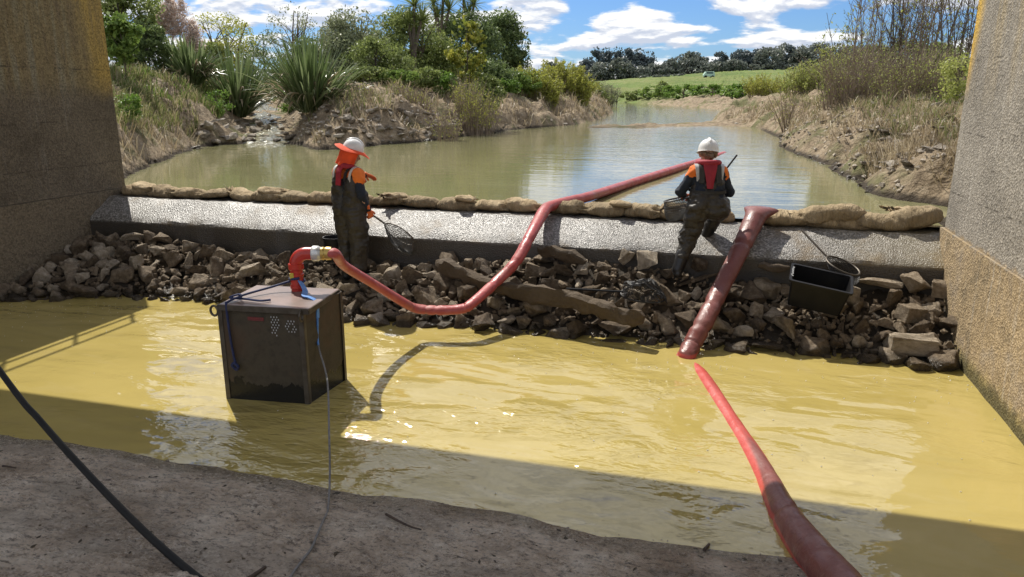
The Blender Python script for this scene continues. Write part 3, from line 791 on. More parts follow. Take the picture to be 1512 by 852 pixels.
    for k in range(1500):                                   # gravel-sized bits between the rocks
        x = rng.uniform(XL, XR); t0 = float(np.interp(x, [a for a, _ in _toe], [b for _, b in _toe])); y = rng.uniform(t0, 9.0)
        s = rng.uniform(.014, .042); M_ = Matrix.LocRotScale((x, y, float(mound(x, y)) + rng.uniform(-.01, .07)), Euler((rng.uniform(0, 6), rng.uniform(0, 6), 0)), (s, s * .8, s * .7))
        v = [M_ @ Vector(q) for q in ((1, 0, 0), (-1, .2, 0), (.1, 1, .1), (0, -1, 0), (.2, .1, 1), (-.1, 0, -1))]
        rest.add(v, [(0, 2, 4), (2, 1, 4), (1, 3, 4), (3, 0, 4), (2, 0, 5), (1, 2, 5), (3, 1, 5), (0, 3, 5)])
    tag(rest.build('rubble', rock_mat('small_rubble', [(.22, (.11, .08, .048)), (.36, (.26, .195, .125)), (.5, (.46, .37, .26))]), smooth=False), kind='stuff')
build_pile()

# old timber half buried in the rocks
def beam(name, pts, w, h, mat, label, cat, seed, res=40):
    C = spline(pts, res); m = MB(); V = []; n = len(C)
    for i, c in enumerate(C):
        T = Vector(C[min(i + 1, n - 1)]) - Vector(C[max(i - 1, 0)]); T.normalize()
        S = T.cross(Vector((0, 0, 1))).normalized(); U = S.cross(T)
        k = vnoise(np.array([[i * .45, 0, seed], [i * .45, 5, seed], [i * 1.1, 9, seed]]))
        e = min(1, min(i, n - 1 - i) / 3 + .45)
        ww, hh = w * e * (1 + .2 * k[0]), h * e * (1 + .3 * k[1])
        for (a, b) in ((-1, -.8), (-.6, -1), (.7, -1), (1, -.6), (1, .55), (.65, 1), (-.55, 1), (-1, .6)):
            q_ = vnoise(np.array([[i * .7, a * 3, b * 3 + seed]]))[0]
            V.append(Vector(c) + S * (a * ww * (1 + .25 * q_)) + U * (b * hh * (1 + .3 * q_) + .02 * k[2]))
    F = [(i * 8 + j, i * 8 + (j + 1) % 8, (i + 1) * 8 + (j + 1) % 8, (i + 1) * 8 + j) for i in range(n - 1) for j in range(8)]
    F += [tuple(range(7, -1, -1)), tuple((n - 1) * 8 + j for j in range(8))]
    m.add(V, F); o = m.build(name, mat, sharp=35); tag(o, label, cat); return o
beam('timber', [at_y(645, 388, 8.62), at_y(700, 412, 8.42), at_y(760, 428, 8.22), at_y(840, 442, 8.08), at_y(900, 460, 7.95), at_y(950, 474, 7.85)],
     .085, .085, WOOD, 'long muddy curved timber half buried across the rock pile', 'timber', 3)
beam('timber', [at_y(795, 368, 8.92), at_y(830, 374, 8.88), at_y(865, 388, 8.8)], .09, .06, WOOD, 'short flat muddy timber at top of the pile against the weir', 'timber', 8, 10)
beam('timber', [at_y(1120, 392, 8.98), at_y(1165, 397, 8.98)], .05, .04, WOOD, 'short plank along the weir foot left of the tub', 'timber', 11, 6)

# ------------------------------------------------------------------ sandbags along the crest
def bag_mesh(L, Wd, H, seed):
    nu, nv = 46, 30; V = []; rng = random.Random(seed)
    tie = rng.choice((-1, 1)); droop = rng.uniform(-.03, .03)
    for i in range(nu + 1):
        u = -1 + 2 * i / nu; au = abs(u)
        e = (1 - au ** 3.0) ** .5 if au < 1 else 0
        neck = 0
        if u * tie > .72:
            q = (u * tie - .72) / .28; e = e * (1 - q) + q * (.22 + .42 * q * q); neck = q
        for j in range(nv):
            a = 2 * math.pi * j / nv; ca, sa = math.cos(a), math.sin(a)
            y = math.copysign(abs(ca) ** .8, ca) * Wd * e; z = math.copysign(abs(sa) ** .9, sa) * H * e
            if z < 0: z *= .65
            V.append([u * L + neck * tie * .06, y + droop * u, z])
    V = np.array(V); n1 = fbm(V * 7 + seed * 5.3, 4, 2); n2 = fbm(V * np.array([5, 16, 16]) + seed, 3, 6)
    nrm = V * np.array([.2, 1, 1.3]); nrm /= np.linalg.norm(nrm, axis=1, keepdims=True) + 1e-6
    ruff = sstep(.62, .95, V[:, 0] * tie / L)
    ang = np.arctan2(V[:, 2], V[:, 1])
    V += nrm * (.022 * n1 + .013 * n2 + ruff * .034 * np.sin(ang * 8 + seed))[:, None]
    Q = [(i * nv + j, i * nv + (j + 1) % nv, (i + 1) * nv + (j + 1) % nv, (i + 1) * nv + j) for i in range(nu) for j in range(nv)]
    m = MB(); m.add(V, Q + [tuple(range(nv - 1, -1, -1)), tuple(nu * nv + j for j in range(nv))])
    me = bpy.data.meshes.new('sandbag'); me.from_pydata(m.v, [], m.f); me.polygons.foreach_set('use_smooth', [True] * len(me.polygons))
    return me
def build_bags():
    rng = random.Random(12); G_ = 'sandbags laid along the weir crest'
    ords = ['first', 'second', 'third', 'fourth', 'fifth', 'sixth', 'seventh', 'eighth', 'ninth', 'tenth', 'eleventh', 'twelfth', 'thirteenth', 'fourteenth', 'fifteenth', 'sixteenth', 'seventeenth', 'eighteenth']
    marks = [(-9.22, 'hessian sandbag'), ]
    x = -9.3; xs = []
    while x < -2.5:
        L = rng.uniform(.46, .6); xs.append((x + L / 2, L)); x += L * .93
    nA = len(xs); x = -2.28
    while x < .02:
        L = rng.uniform(.46, .58); xs.append((x + L / 2, L)); x += L * .93
    nB = len(xs)
    for i, (cx, L) in enumerate(xs):
        o = link('sandbag', bag_mesh(L * .505, .165, .105 * rng.uniform(.82, 1.18), i), BAG)
        o.location = (cx, 9.78 + rng.uniform(-.03, .03), 1.15 + rng.uniform(-.005, .022)); o.rotation_euler = (rng.uniform(-.14, .08), rng.gauss(0, .09), rng.gauss(0, .17))
        lab = f'hessian sandbag, {ords[i]} from the left pier along the weir crest' if i < nA else f'hessian sandbag, {ords[i - nA]} to the right of the red hose crossing the crest'
        tag(o, lab, 'sandbag', G_)
    big = [(.72, .36, .12, 1.16, .02, 'flattened dark sandbag right beside the open end of the worn hose'),
           (1.22, .42, .13, 1.235, -.10, 'plump pale sandbag lying on top of a flat one right of the worn hose'),
           (1.30, .40, .10, 1.125, .05, 'flat muddy sandbag underneath the plump pale one'),
           (1.80, .34, .12, 1.165, .05, 'creased sandbag between the plump pale one and the right pier'),
           (2.14, .33, .15, 1.215, -.22, 'large full sandbag wedged against the right pier')]
    for k, (cx, L, H, z, ry, lab) in enumerate(big):
        o = link('sandbag', bag_mesh(L, .19, H, 50 + k), BAG); o.location = (cx, 9.74 + (.03 if k == 2 else .0), z); o.rotation_euler = (-.05, ry, (-.05, .05, 0, -.1, .2)[k])
        tag(o, lab, 'sandbag', G_)
    # loose sacks flung over the joints
    for k, (cx, z) in enumerate(((-8.9, 1.24), (-6.6, 1.25), (-4.55, 1.25), (-3.5, 1.25), (-1.35, 1.26), (-.62, 1.26))):
        o = link('empty_sack', bag_mesh(.2, .14, .05, 80 + k), BAG); o.location = (cx, 9.77, z); o.rotation_euler = (.1, .1, .5 * k)
        tag(o, ('crumpled empty sack on the bags close to the left pier', 'crumpled empty sack on the bags above the pump crate', 'crumpled empty sack on the bags beside the standing worker',
                'crumpled empty sack on the bags midway between standing worker and hose', 'crumpled empty sack on the bags just right of the red hose', 'crumpled empty sack on the bags just left of the crouching worker')[k], 'sack', 'empty sacks on the sandbags')
    o = link('empty_sack', bag_mesh(.3, .16, .06, 95), BAG); o.location = (2.22, 10.25, 1.24); o.rotation_euler = (.1, .15, .6)
    tag(o, 'crumpled empty sack behind the large sandbag at the right pier', 'sack', 'empty sacks on the sandbags')
build_bags()
# ------------------------------------------------------------------ hoses, pump crate, straps, cables
def hose(name, pts, rad, mat, label, n=160, kinks=(), flat_end=None, seed=0):
    C = spline(pts, n); k = len(C); rng = np.random.default_rng(seed)
    if hasattr(rad, '__len__'): rr = np.interp(np.linspace(0, 1, k), np.linspace(0, 1, len(rad)), rad)
    else: rr = np.full(k, rad)
    rr = rr * (1 + .02 * vnoise(np.stack([np.arange(k) * .35, np.zeros(k), np.full(k, seed)], -1)))
    for q in kinks:                                    # creases across a bend
        i0 = q * (k - 1); dd = (np.arange(k) - i0)
        rr = rr * (1 - .17 * np.exp(-(dd / .6) ** 2)) * (1 + .03 * np.exp(-((np.abs(dd) - 2.0) / 1.0) ** 2))
    fl = np.full(k, .86)
    if flat_end: fl[:flat_end] = np.interp(np.arange(flat_end), [0, flat_end], [.34, .86])
    m = MB(); m.tube([tuple(c) for c in C], list(rr), 18, True, list(fl))
    o = m.build(name, mat, sharp=60); tag(o, label, 'hose'); return o
EL = Vector((-3.80, 5.92, .90))                         # foot of the red elbow pipe on the crate lid
OUT = EL + Vector((.95, .31, 0)).normalized() * .315 + Vector((0, 0, .35))
hose('discharge_hose', [OUT, OUT + Vector((.05, .03, -.012)), at_z(508, 392, 1.05), at_z(548, 417, .76), at_z(600, 449, .42), at_z(618, 456, .34), at_z(650, 458, .33), at_z(682, 456, .34), at_z(697, 448, .38),
     at_y(735, 414, 8.15), at_y(762, 386, 8.4), at_y(782, 350, 8.75), at_y(803, 312, 9.4), at_y(812, 305, 9.62), at_y(832, 299, 9.9), at_y(870, 290, 10.6), at_z(930, 271, 1.2), at_z(1000, 249, 1.19), at_z(1068, 228, 1.09)],
     [.052, .055, .055, .055, .056, .058, .06, .06, .062, .065, .068, .07, .08, .082, .08, .08, .082, .09, .09], HOSE,
     'pink red hose running from the pump crate over the weir into the river', 220, (.235, .30, .325, .41, .49, .55, .60), seed=1)
hose('suction_hose', [at_y(1124, 309, 9.62), at_y(1116, 320, 9.45), at_y(1104, 345, 9.22), at_y(1086, 383, 8.85), at_y(1062, 430, 8.45), at_y(1040, 475, 8.0), at_y(1022, 508, 7.78), at_z(1013, 527, -.005), at_z(1010, 536, -.10),
     at_z(1022, 547, -.098), at_z(1040, 568, -.066), at_z(1075, 624, -.068), at_z(1108, 675, -.058), at_z(1132, 715, -.035), at_z(1160, 765, .02), at_z(1195, 812, .07), at_z(1240, 864, .11), at_z(1300, 940, .2)],
     [.13, .115, .104, .094, .090, .090, .090, .086, .084, .088, .092, .093, .095, .097, .10, .104, .110, .116], HOSE_OLD,
     'worn dark red hose from the crest through the yellow water to the apron', 230, (.15, .26, .31, .355, .42, .825), flat_end=14, seed=4)

def pump_crate():
    A, B, C_ = np.array((-4.24, 5.33)), np.array((-3.45, 5.42)), np.array((-3.42, 6.05)); D = A + (C_ - B)
    H = .885; root = empty('pump_crate', (A[0], A[1], 0))
    tag(root, 'muddy square pump crate standing in the yellow pool, red elbow pipe on its lid', 'crate')
    loc = Vector((A[0], A[1], 0))
    def L3(p, z): return Vector((p[0], p[1], z)) - loc
    def side(p, q, name):
        m = MB(); e = Vector((q[0] - p[0], q[1] - p[1], 0)); L = e.length; e.normalize(); nrm = Vector((e.y, -e.x, 0)); c = (L3(p, H / 2 - .2) + L3(q, H / 2 - .2)) / 2
        M_ = Matrix((e, -nrm, Vector((0, 0, 1)))).transposed()
        m.box(c - nrm * .012, (L - .03, .02, H + .38), M_); o = m.build(name, CRATE, root, smooth=False); return e, nrm, M_, L
    for p, q in ((A, B), (B, C_), (C_, D), (D, A)): side(p, q, 'side_panel')
    for p in (A, B, C_, D):                             # angle iron on the corners
        m = MB()
        cen = (A + C_) / 2; d = cen - p; sx, sy = np.sign(d)
        e = Vector((B[0] - A[0], B[1] - A[1], 0)).normalized(); f = Vector((-e.y, e.x, 0)); M_ = Matrix((e, f, Vector((0, 0, 1)))).transposed()
        m.box(L3(p, H / 2 - .1) + e * sx * .018 - f * sy * .003, (.042, .006, H + .2), M_); m.box(L3(p, H / 2 - .1) - e * sx * .003 + f * sy * .02, (.006, .042, H + .2), M_)
        m.build('corner_post', STEEL, root, smooth=False)
    e = Vector((B[0] - A[0], B[1] - A[1], 0)).normalized(); f = Vector((-e.y, e.x, 0)); M_ = Matrix((e, f, Vector((0, 0, 1)))).transposed()
    m = MB(); c = Vector((*((A + C_) / 2), H + .004)) - loc; m.box(c, (.835, .675, .022), M_)
    lid = m.build('lid', CRATE_LID, root, smooth=False); bevel_mesh(lid.data, .004)
    m = MB()
    for s in (-1, 1): m.box(c + f * s * .3395 + Vector((0, 0, -.018)), (.83, .006, .05), M_); m.box(c + e * s * .4195 + Vector((0, 0, -.018)), (.006, .67, .05), M_)
    m.build('lid_trim', STEEL, lid, smooth=False)
    # lifting eyes at the top corners
    for p, off in ((A, -e * .035), (B, -f * .03)):
        m = MB(); cc = L3(p, H - .055) + off
        m.tube([cc + (off.normalized() if 1 else 0) * (.035 * math.cos(t)) + Vector((0, 0, .045 * math.sin(t))) for t in np.linspace(0, 2 * math.pi, 17)], .011, 8, False)
        m.build('lifting_eye', STEEL, root)
    # pale discs whose colour stands for light through drilled holes, and a faded plate on the front panel
    m = MB(); o0 = L3(A, 0) - f * .0035
    for (u0, z0, nx_, nz_) in ((.50, .80, 3, 8), (.63, .77, 4, 5)):
        for i in range(nx_):
            for j in range(nz_):
                if nx_ == 4 and (i * 7 + j * 3) % 4 == 0: continue
                if nx_ == 3 and j > 4 and (i == 2 or j > 6 and i == 0): continue
                p = o0 + e * (u0 + i * .027 + (.0135 if j % 2 else 0)) + Vector((0, 0, z0 - j * .024))
                m.add([p + e * (.0055 * math.cos(t)) + Vector((0, 0, .0085 * math.sin(t))) for t in np.linspace(0, 2 * math.pi, 9)[:-1]], [tuple(range(8))])
    m.build('hole_light_discs', PALE_MARK, root, smooth=False)
    m = MB(); m.box(o0 + e * .355 + Vector((0, 0, .775)), (.15, .006, .032), M_); m.build('name_plate', RED_TAG, root, smooth=False)
    # red discharge pipe
    base = EL - loc; m = MB()
    m.tube([base, base + Vector((0, 0, .2))], .058, 24)
    pipe = m.build('discharge_pipe', RED_PAINT, root)
    for z, r, h in ((.02, .066, .035), (.135, .066, .03), (.20, .07, .06)):
        m = MB(); m.tube([base + Vector((0, 0, z)), base + Vector((0, 0, z + .006)), base + Vector((0, 0, z + h - .006)), base + Vector((0, 0, z + h))], [r - .006, r, r, r - .006], 24)
        m.build('flange', RED_PAINT, pipe)
    dr = Vector((.95, .31, 0)).normalized(); m = MB(); pts = [base + Vector((0, 0, .22))]
    for t in np.linspace(0, math.pi / 2, 12): pts.append(base + Vector((0, 0, .245 + .105 * math.sin(t))) + dr * (.105 * (1 - math.cos(t))))
    pts.append(pts[-1] + dr * .06); m.tube(pts, .06, 24); m.build('elbow', RED_PAINT, pipe)
    q = pts[-1] - dr * .012; m = MB()
    m.tube([q, q + dr * .012, q + dr * .06, q + dr * .07, q + dr * .085], [.062, .072, .072, .066, .06], 24); m.build('coupling', ALLOY, pipe)
    q2 = q + dr * .086; m = MB(); m.tube([q2, q2 + dr * .02, q2 + dr * .035, q2 + dr * .05, q2 + dr * .095], [.058, .063, .056, .063, .06], 24); m.build('brass_ring', BRASS, pipe)
    for s in (-1, 1):
        m = MB(); side_ = dr.cross(Vector((0, 0, 1))) * s
        cc = base + side_ * (.062) + Vector((0, 0, .16)); m.box(cc + Vector((0, 0, -.01)) - dr * .03 * s, (.035, .012, .06), Matrix.Rotation(.4 * s, 3, 'Z') @ Matrix.Rotation(.25, 3, 'X')); m.build('cam_lever', YEL_TAG, pipe, smooth=False)
    return loc, e, f
cl, ce, cf = pump_crate()
LIDZ = .902
def ribbon(m, pts, w, side, th=.004):
    C = [Vector(p) for p in spline(pts, 50)]; V = []; side = Vector(side).normalized(); k = len(C)
    for i, c in enumerate(C):
        T = (C[min(i + 1, k - 1)] - C[max(i - 1, 0)]).normalized(); s = (side - T * side.dot(T)).normalized(); n = T.cross(s)
        V += [c + s * w + n * th, c - s * w + n * th, c - s * w - n * th, c + s * w - n * th]
    F = [(i * 4 + j, i * 4 + (j + 1) % 4, (i + 1) * 4 + (j + 1) % 4, (i + 1) * 4 + j) for i in range(k - 1) for j in range(4)] + [(3, 2, 1, 0), tuple((k - 1) * 4 + j for j in range(4))]
    m.add(V, F)
def cp(u, v, z): return Vector((-4.24, 5.33, 0)) + ce * u + cf * v + Vector((0, 0, z))
m = MB(); ribbon(m, [EL + Vector((.05, -.03, .10)), EL + Vector((.14, -.10, .035)), cp(.68, .30, LIDZ + .02), cp(.74, .27, LIDZ + .016), cp(.808, .25, LIDZ - .01), cp(.83, .24, LIDZ - .05), cp(.83, .23, .80), cp(.83, .22, .74)], .026, cf)
tag(m.build('strap', BLUE_STRAP, smooth=False), 'bright blue webbing strap draped over the right edge of the pump crate lid', 'strap')
m = MB(); ropep = [cp(.83, .215, .745), cp(.835, .20, .70), cp(.84, .17, .5)] + [at_y(483, 560, 5.15), at_z(486, 640, .30), at_z(487, 700, .07)]
for px in ((484, 740), (478, 765), (470, 795), (460, 822), (448, 848), (430, 885), (420, 930)):
    p = at_z(px[0], px[1], .1); ropep.append((p[0], p[1], apron_z(p[0], p[1]) + .012))
pp = spline(ropep, 90); m.tube(pp, .0075, 8); co = m.build('cord', GREY_ROPE)
tag(co, 'thin grey cord hanging from the blue strap down onto the muddy apron', 'cord')
m = MB(); m.tube(pp[:15], .010, 8); m.build('blue_sheath', BLUE_STRAP, co)
m = MB()
wrap = [EL + Vector((.066 * math.cos(t), .066 * math.sin(t), .085 + .008 * t)) for t in np.linspace(-.6, 5.6, 26)]
m.tube(wrap, .012, 8)
rp = [EL + Vector((-.06, -.03, .09)), cp(.30, .42, LIDZ + .05), cp(.16, .22, LIDZ + .03), cp(.12, .10, LIDZ + .022), cp(.10, .0, LIDZ + .012), cp(.10, -.025, LIDZ - .02), cp(.105, -.02, .6), cp(.12, -.02, .42), cp(.135, -.025, .36)]
m.tube(spline(rp, 60), .011, 8)
m.tube(spline([cp(.12, .10, LIDZ + .02), cp(.2, .06, LIDZ + .05), cp(.13, .15, LIDZ + .045), cp(.08, .08, LIDZ + .03), cp(.22, .10, LIDZ + .02), cp(.36, .08, LIDZ + .016), cp(.44, .13, LIDZ + .014)], 50), .010, 8)
m.tube(spline([cp(.135, -.03, .37), cp(.11, -.045, .34), cp(.14, -.03, .30), cp(.16, -.035, .33), cp(.13, -.035, .36)], 24), .014, 8)
tag(m.build('rope', NAVY_ROPE), 'knotted navy rope tied round the red pipe and over the pump crate front', 'rope')
# black power cable in front
cpt = [(-9.38, 6.2, 3.2), (-7.6, 5.0, 1.75), at_d(0, 548, 5.0), at_d(60, 622, 4.6), at_d(130, 700, 4.15), at_d(210, 782, 3.72), at_d(285, 848, 3.4)]
e_ = at_d(360, 905, 3.1); cpt += [tuple(e_), (e_[0] + .4, e_[1] - .5, apron_z(e_[0] + .4, e_[1] - .5) + .02), (e_[0] + 1.5, e_[1] - 1.6, apron_z(e_[0] + 1.5, e_[1] - 1.6) + .02)]
m = MB(); m.tube(spline(cpt, 90), .021, 12)
tag(m.build('cable', BLACK_CABLE), 'thick black rubber cable slanting across the lower left over the apron', 'cable')

# ------------------------------------------------------------------ tub, bucket, nets, sticks
def tub():
    c = Vector((1.0, 8.52, .44)); a = at_y(1156, 399, 8.42); b = at_y(1246, 418, 8.36)
    root = empty('tub', c); root.rotation_euler = (R(14), R(9), R(-4))
    tag(root, 'black rectangular plastic tub tilted on the rocks below the weir', 'tub')
    def ring(w, d, z, r=.03):
        out = []
        for sx, sy, a0 in ((1, 1, 0), (-1, 1, 90), (-1, -1, 180), (1, -1, 270)):
            for k in range(4):
                t = R(a0 + 30 * k); out.append((sx * (w - r) + r * math.cos(t), sy * (d - r) + r * math.sin(t), z))
        return out
    m = MB(); rings = [ring(.27, .17, 0), ring(.305, .195, .30), ring(.325, .215, .302), ring(.325, .215, .325), ring(.298, .188, .325), ring(.262, .162, .015)]
    V = sum(rings, []); n = 16; F = [(i * n + j, i * n + (j + 1) % n, (i + 1) * n + (j + 1) % n, (i + 1) * n + j) for i in range(5) for j in range(n)]
    F += [tuple(range(n - 1, -1, -1)), tuple(5 * n + j for j in range(n))]
    m.add(V, F); m.build('tub_body', BLACK_PLASTIC, root, sharp=50)
    m = MB(); rng = random.Random(2)
    for k in range(9): m.box((-.30 + rng.uniform(-.006, .006), -.10 + k * .026, .3265), (.018, .014, .002), Matrix.Rotation(rng.uniform(-.6, .6), 3, 'Z'))
    m.build('rim_print', PALE_MARK, root, smooth=False)
    for k, (x, y, mm) in enumerate(((.05, .0, RED_TAG), (.16, -.06, YEL_TAG), (-.02, .05, RED_TAG))):
        o = link('leaf_scrap', ROCKS[k], None); o.data = ROCKS[k].copy(); o.data.materials.clear(); o.data.materials.append(mm)
        o.location = root.matrix_world @ Vector((0, 0, 0)); o.location = c + Vector((x, y, .10)); o.scale = (.05, .04, .02)
        tag(o, ('dull red scrap lying inside the black tub', 'yellow scrap lying inside the black tub', 'smaller dull red scrap at the back of the black tub')[k], 'scrap')
tub()
# black bucket behind the standing worker
bk = MB(); bk.lathe([(.0, 0), (.125, 0), (.15, .30), (.162, .30), (.162, .33), (.15, .33), (.12, .02), (0, .02)], 28)
bo = bk.build('bucket', BLACK_PLASTIC); bo.location = (-5.06, 8.86, .47); tag(bo, 'black bucket against the weir behind the standing worker', 'bucket')
bh = MB(); bh.tube([Vector((.158 * math.cos(t), .03, .31 - .1 * math.sin(t))) for t in np.linspace(0, math.pi, 14)], .004, 6); bh.build('bail_handle', STEEL, bo)

def net_bag(mb, hoop, depth, sag, n_ring=11, strand=.003):
    """knotted mesh hanging from a hoop: strands as thin tubes"""
    H_ = [Vector(p) for p in hoop]; k = len(H_); c = sum(H_, Vector()) / k; sag = Vector(sag)
    rings = []
    for r in range(n_ring + 1):
        t = r / n_ring; sc = math.cos(t * math.pi / 2 * .92) ** .6
        rings.append([c + (p - c) * sc + sag * (depth * math.sin(t * math.pi / 2)) for p in H_])
    if CRUMPLE:
        for r in rings[1:]:
            for j, p in enumerate(r): r[j] = p + Vector([float(q) for q in vnoise(np.array([[p.x * 13, p.y * 13, 0.], [p.x * 13, p.y * 13, 7.], [p.x * 17, p.y * 17, 3.]]))]) * CRUMPLE
    for r in rings[1:]: mb.tube(r + [r[0]], strand, 3, False)
    for off in (0, 1):
        for j in range(k):
            mb.tube([rings[r][(j + (r if off else -r)) % k] for r in range(n_ring + 1)], strand, 3, False)
def landing_net(name, grip, neck, hoop_c, ax, ay, depth, sag, label, *a, crumple=0.0, **k):
    global CRUMPLE
    CRUMPLE = crumple; o = _landing_net(name, grip, neck, hoop_c, ax, ay, depth, sag, label, *a, **k); CRUMPLE = 0.0; return o
CRUMPLE = 0.0
def _landing_net(name, grip, neck, hoop_c, ax, ay, depth, sag, label, mat=NETTING, hr=.011, pole_mat=None, squash=0.0, n=32):
    ax, ay = Vector(ax), Vector(ay); root = MB(); root.tube([grip, neck], .012, 10)
    o = root.build(name, pole_mat or BLACK_PLASTIC); tag(o, label, 'net')
    hoop = [Vector(hoop_c) + ax * math.cos(t) * (1 - squash * math.sin(t)) + ay * math.sin(t) for t in np.linspace(0, 2 * math.pi, n + 1)[:-1]]
    hm = MB(); hm.tube(hoop + [hoop[0]], hr, 8, False); hm.tube([neck, min(hoop, key=lambda p: (p - Vector(neck)).length)], hr, 8); hm.build('hoop', mat if pole_mat is None else pole_mat, o)
    nb = MB(); net_bag(nb, hoop, depth, sag); nb.build('mesh_bag', mat, o, smooth=False); return o
# net lying on the rocks
p0, p1 = at_y(836, 430, 8.12), at_y(925, 436, 8.2); c = at_y(950, 437, 8.28)
landing_net('landing_net', p0 + (0, 0, .03), p1 + (0, 0, .04), c + (0, 0, .03), (.23, .05, -.03), (.0, .15, .06), .10, (0, -.5, 1), 'black hand net lying crumpled on the rocks beside the timber', squash=.35, crumple=.07)
# net standing in behind the tub
g0, g1 = at_y(1184, 340, 9.2), at_y(1220, 378, 8.92)
landing_net('landing_net', g0, g1, Vector(g1) + Vector((.17, -.10, -.08)), (.17, -.06, -.07), (.05, .16, .02), .16, (.2, -.1, -1), 'black hand net with grey handle resting against the back corner of the tub', pole_mat=STEEL)

def stick(pts, r, label):
    m = MB(); C = spline(pts, 16); m.tube(C, list(np.interp(np.linspace(0, 1, len(C)), [0, 1], [r, r * .55])), 7); tag(m.build('stick', STICK), label, 'stick')
def onap(px, py, dz=.012):
    p = at_z(px, py, .12)
    for _ in range(3): p = at_z(px, py, apron_z(p[0], p[1]) + dz)
    return p
stick([onap(570, 759), onap(590, 770), onap(608, 778), onap(622, 782)], .009, 'dark curved stick lying alone on the middle of the muddy apron')
stick([onap(350, 866), onap(372, 851), onap(392, 837)], .016, 'short thick stick at the bottom edge near the grey cord')
stick([onap(4, 688), onap(14, 689), onap(24, 691)], .008, 'small twig at the far left edge of the apron near the water')
stick([onap(1040, 812), onap(1045, 806), onap(1047, 803)], .012, 'tiny dark stub standing on the apron edge near the water on the right')
def foam_glints():
    rng = random.Random(14); m = MB()
    for k in range(420):
        x = rng.uniform(XL + .3, XR - .05); t0 = float(np.interp(x, [a for a, _ in _toe], [b for _, b in _toe]))
        y = t0 - abs(rng.gauss(0, .7)) if k < 300 else rng.uniform(4.4, 7.6)
        if y < 4.4: continue
        r = rng.uniform(.0025, .007); n = 6
        m.add([(x + r * math.cos(a) * rng.uniform(.7, 1.6), y + r * math.sin(a), .004 + .003 * math.cos(a)) for a in np.linspace(0, 6.28, n + 1)[:-1]] + [(x, y, .010)], [(i, (i + 1) % n, n) for i in range(n)])
    tag(m.build('foam_glint_flecks', simple('pale_foam_glint', (.72, .68, .55), (.5, .45, .3), 40, .4, 0)), kind='stuff')  # flecks are froth plus water sparkle, the glint put in as pale colour
foam_glints()
def clods():
    rng = random.Random(4); m = MB()
    for k in range(420):
        x, y = rng.uniform(-6, 1.1), rng.uniform(1.6, 4.15); z = apron_z(x, y); s = rng.uniform(.004, .013) * (1.8 if rng.random() < .06 else 1)
        M_ = Matrix.LocRotScale((x, y, z), Euler((0, 0, rng.uniform(0, 6.3))), (s * rng.uniform(1, 2.6), s, s * .6))
        m.add([M_ @ Vector(q) for q in ((1, 0, 0), (-1, .2, 0), (.1, 1, .1), (0, -1, 0), (.2, .1, 1), (-.1, 0, -1))], [(0, 2, 4), (2, 1, 4), (1, 3, 4), (3, 0, 4), (2, 0, 5), (1, 2, 5), (3, 1, 5), (0, 3, 5)])
    tag(m.build('mud_clods', RUBBLE, smooth=False), kind='stuff')
    m = MB()
    for k in range(9000):
        x = rng.uniform(-6.3, 1.0); y = 4.2 - 2.6 * rng.random(); z = apron_z(x, y); s = rng.uniform(.004, .012) * (2.0 if rng.random() < .04 else 1); q = rng.uniform(0, 6.3); c, d = math.cos(q) * s, math.sin(q) * s; L = rng.uniform(.8, 2.2)
        m.add([(x + c * L, y + d * L, z - .002), (x - d, y + c, z - .002), (x - c * L, y - d * L, z - .002), (x + d, y - c, z - .002), (x + c * .2, y + d * .3, z + s * rng.uniform(.3, .8))], [(0, 1, 4), (1, 2, 4), (2, 3, 4), (3, 0, 4)])
    tag(m.build('mud_grit', MUD, smooth=False), kind='stuff')
clods()

# ------------------------------------------------------------------ people
def solid(segs, voxel, smooth=6, wr=0.0, wsc=9.0, seed=0, aniso=(1, 1, 1)):
    """one continuous surface grown round tapered limbs: segs = (p0, r0, p1, r1[, flatten_y])"""
    m = MB()
    for sg in segs:
        p0, r0, p1, r1 = Vector(sg[0]), sg[1], Vector(sg[2]), sg[3]
        ax = p1 - p0; L = max(ax.length, 1e-4); d = ax / L; n = 16; prof = []
        for t in np.linspace(-math.pi / 2, 0, 6): prof.append((r0 * math.cos(t) + 1e-5, r0 * math.sin(t)))
        for t in np.linspace(0, math.pi / 2, 6): prof.append((r1 * math.cos(t) + 1e-5, L + r1 * math.sin(t)))
        M_ = d.to_track_quat('Z', 'Y').to_matrix(); N0 = m.n
        m.lathe(prof, n, (0, 0, 0), M_)
        m.v[N0:] = [tuple(p0 + Vector(q)) for q in m.v[N0:]]
        k = len(prof); m.f.append(tuple(N0 + j for j in range(n - 1, -1, -1))); m.f.append(tuple(N0 + (k - 1) * n + j for j in range(n)))
    me = bpy.data.meshes.new('body'); me.from_pydata(m.v, [], m.f); o = bpy.data.objects.new('tmp', me); COL.objects.link(o)
    md = o.modifiers.new('r', 'REMESH'); md.mode = 'VOXEL'; md.voxel_size = voxel
    ms = o.modifiers.new('s', 'SMOOTH'); ms.iterations = smooth; ms.factor = .5
    dg = bpy.context.evaluated_depsgraph_get(); dg.update(); out = bpy.data.meshes.new_from_object(o.evaluated_get(dg))
    bpy.data.objects.remove(o); out.modifiers if False else None
    if wr:
        nv = len(out.vertices); co = np.empty(nv * 3, np.float32); out.vertices.foreach_get('co', co); co = co.reshape(-1, 3)
        nn = np.empty(nv * 3, np.float32); out.vertex_normals.foreach_get('vector', nn); nn = nn.reshape(-1, 3)
        f = fbm(co * np.array(aniso) * wsc + seed, 3, seed + 1); co = co + nn * (f * wr)[:, None]
        out.vertices.foreach_set('co', co.astype(np.float32).ravel()); out.update()
    out.polygons.foreach_set('use_smooth', np.ones(len(out.polygons), bool))
    return out
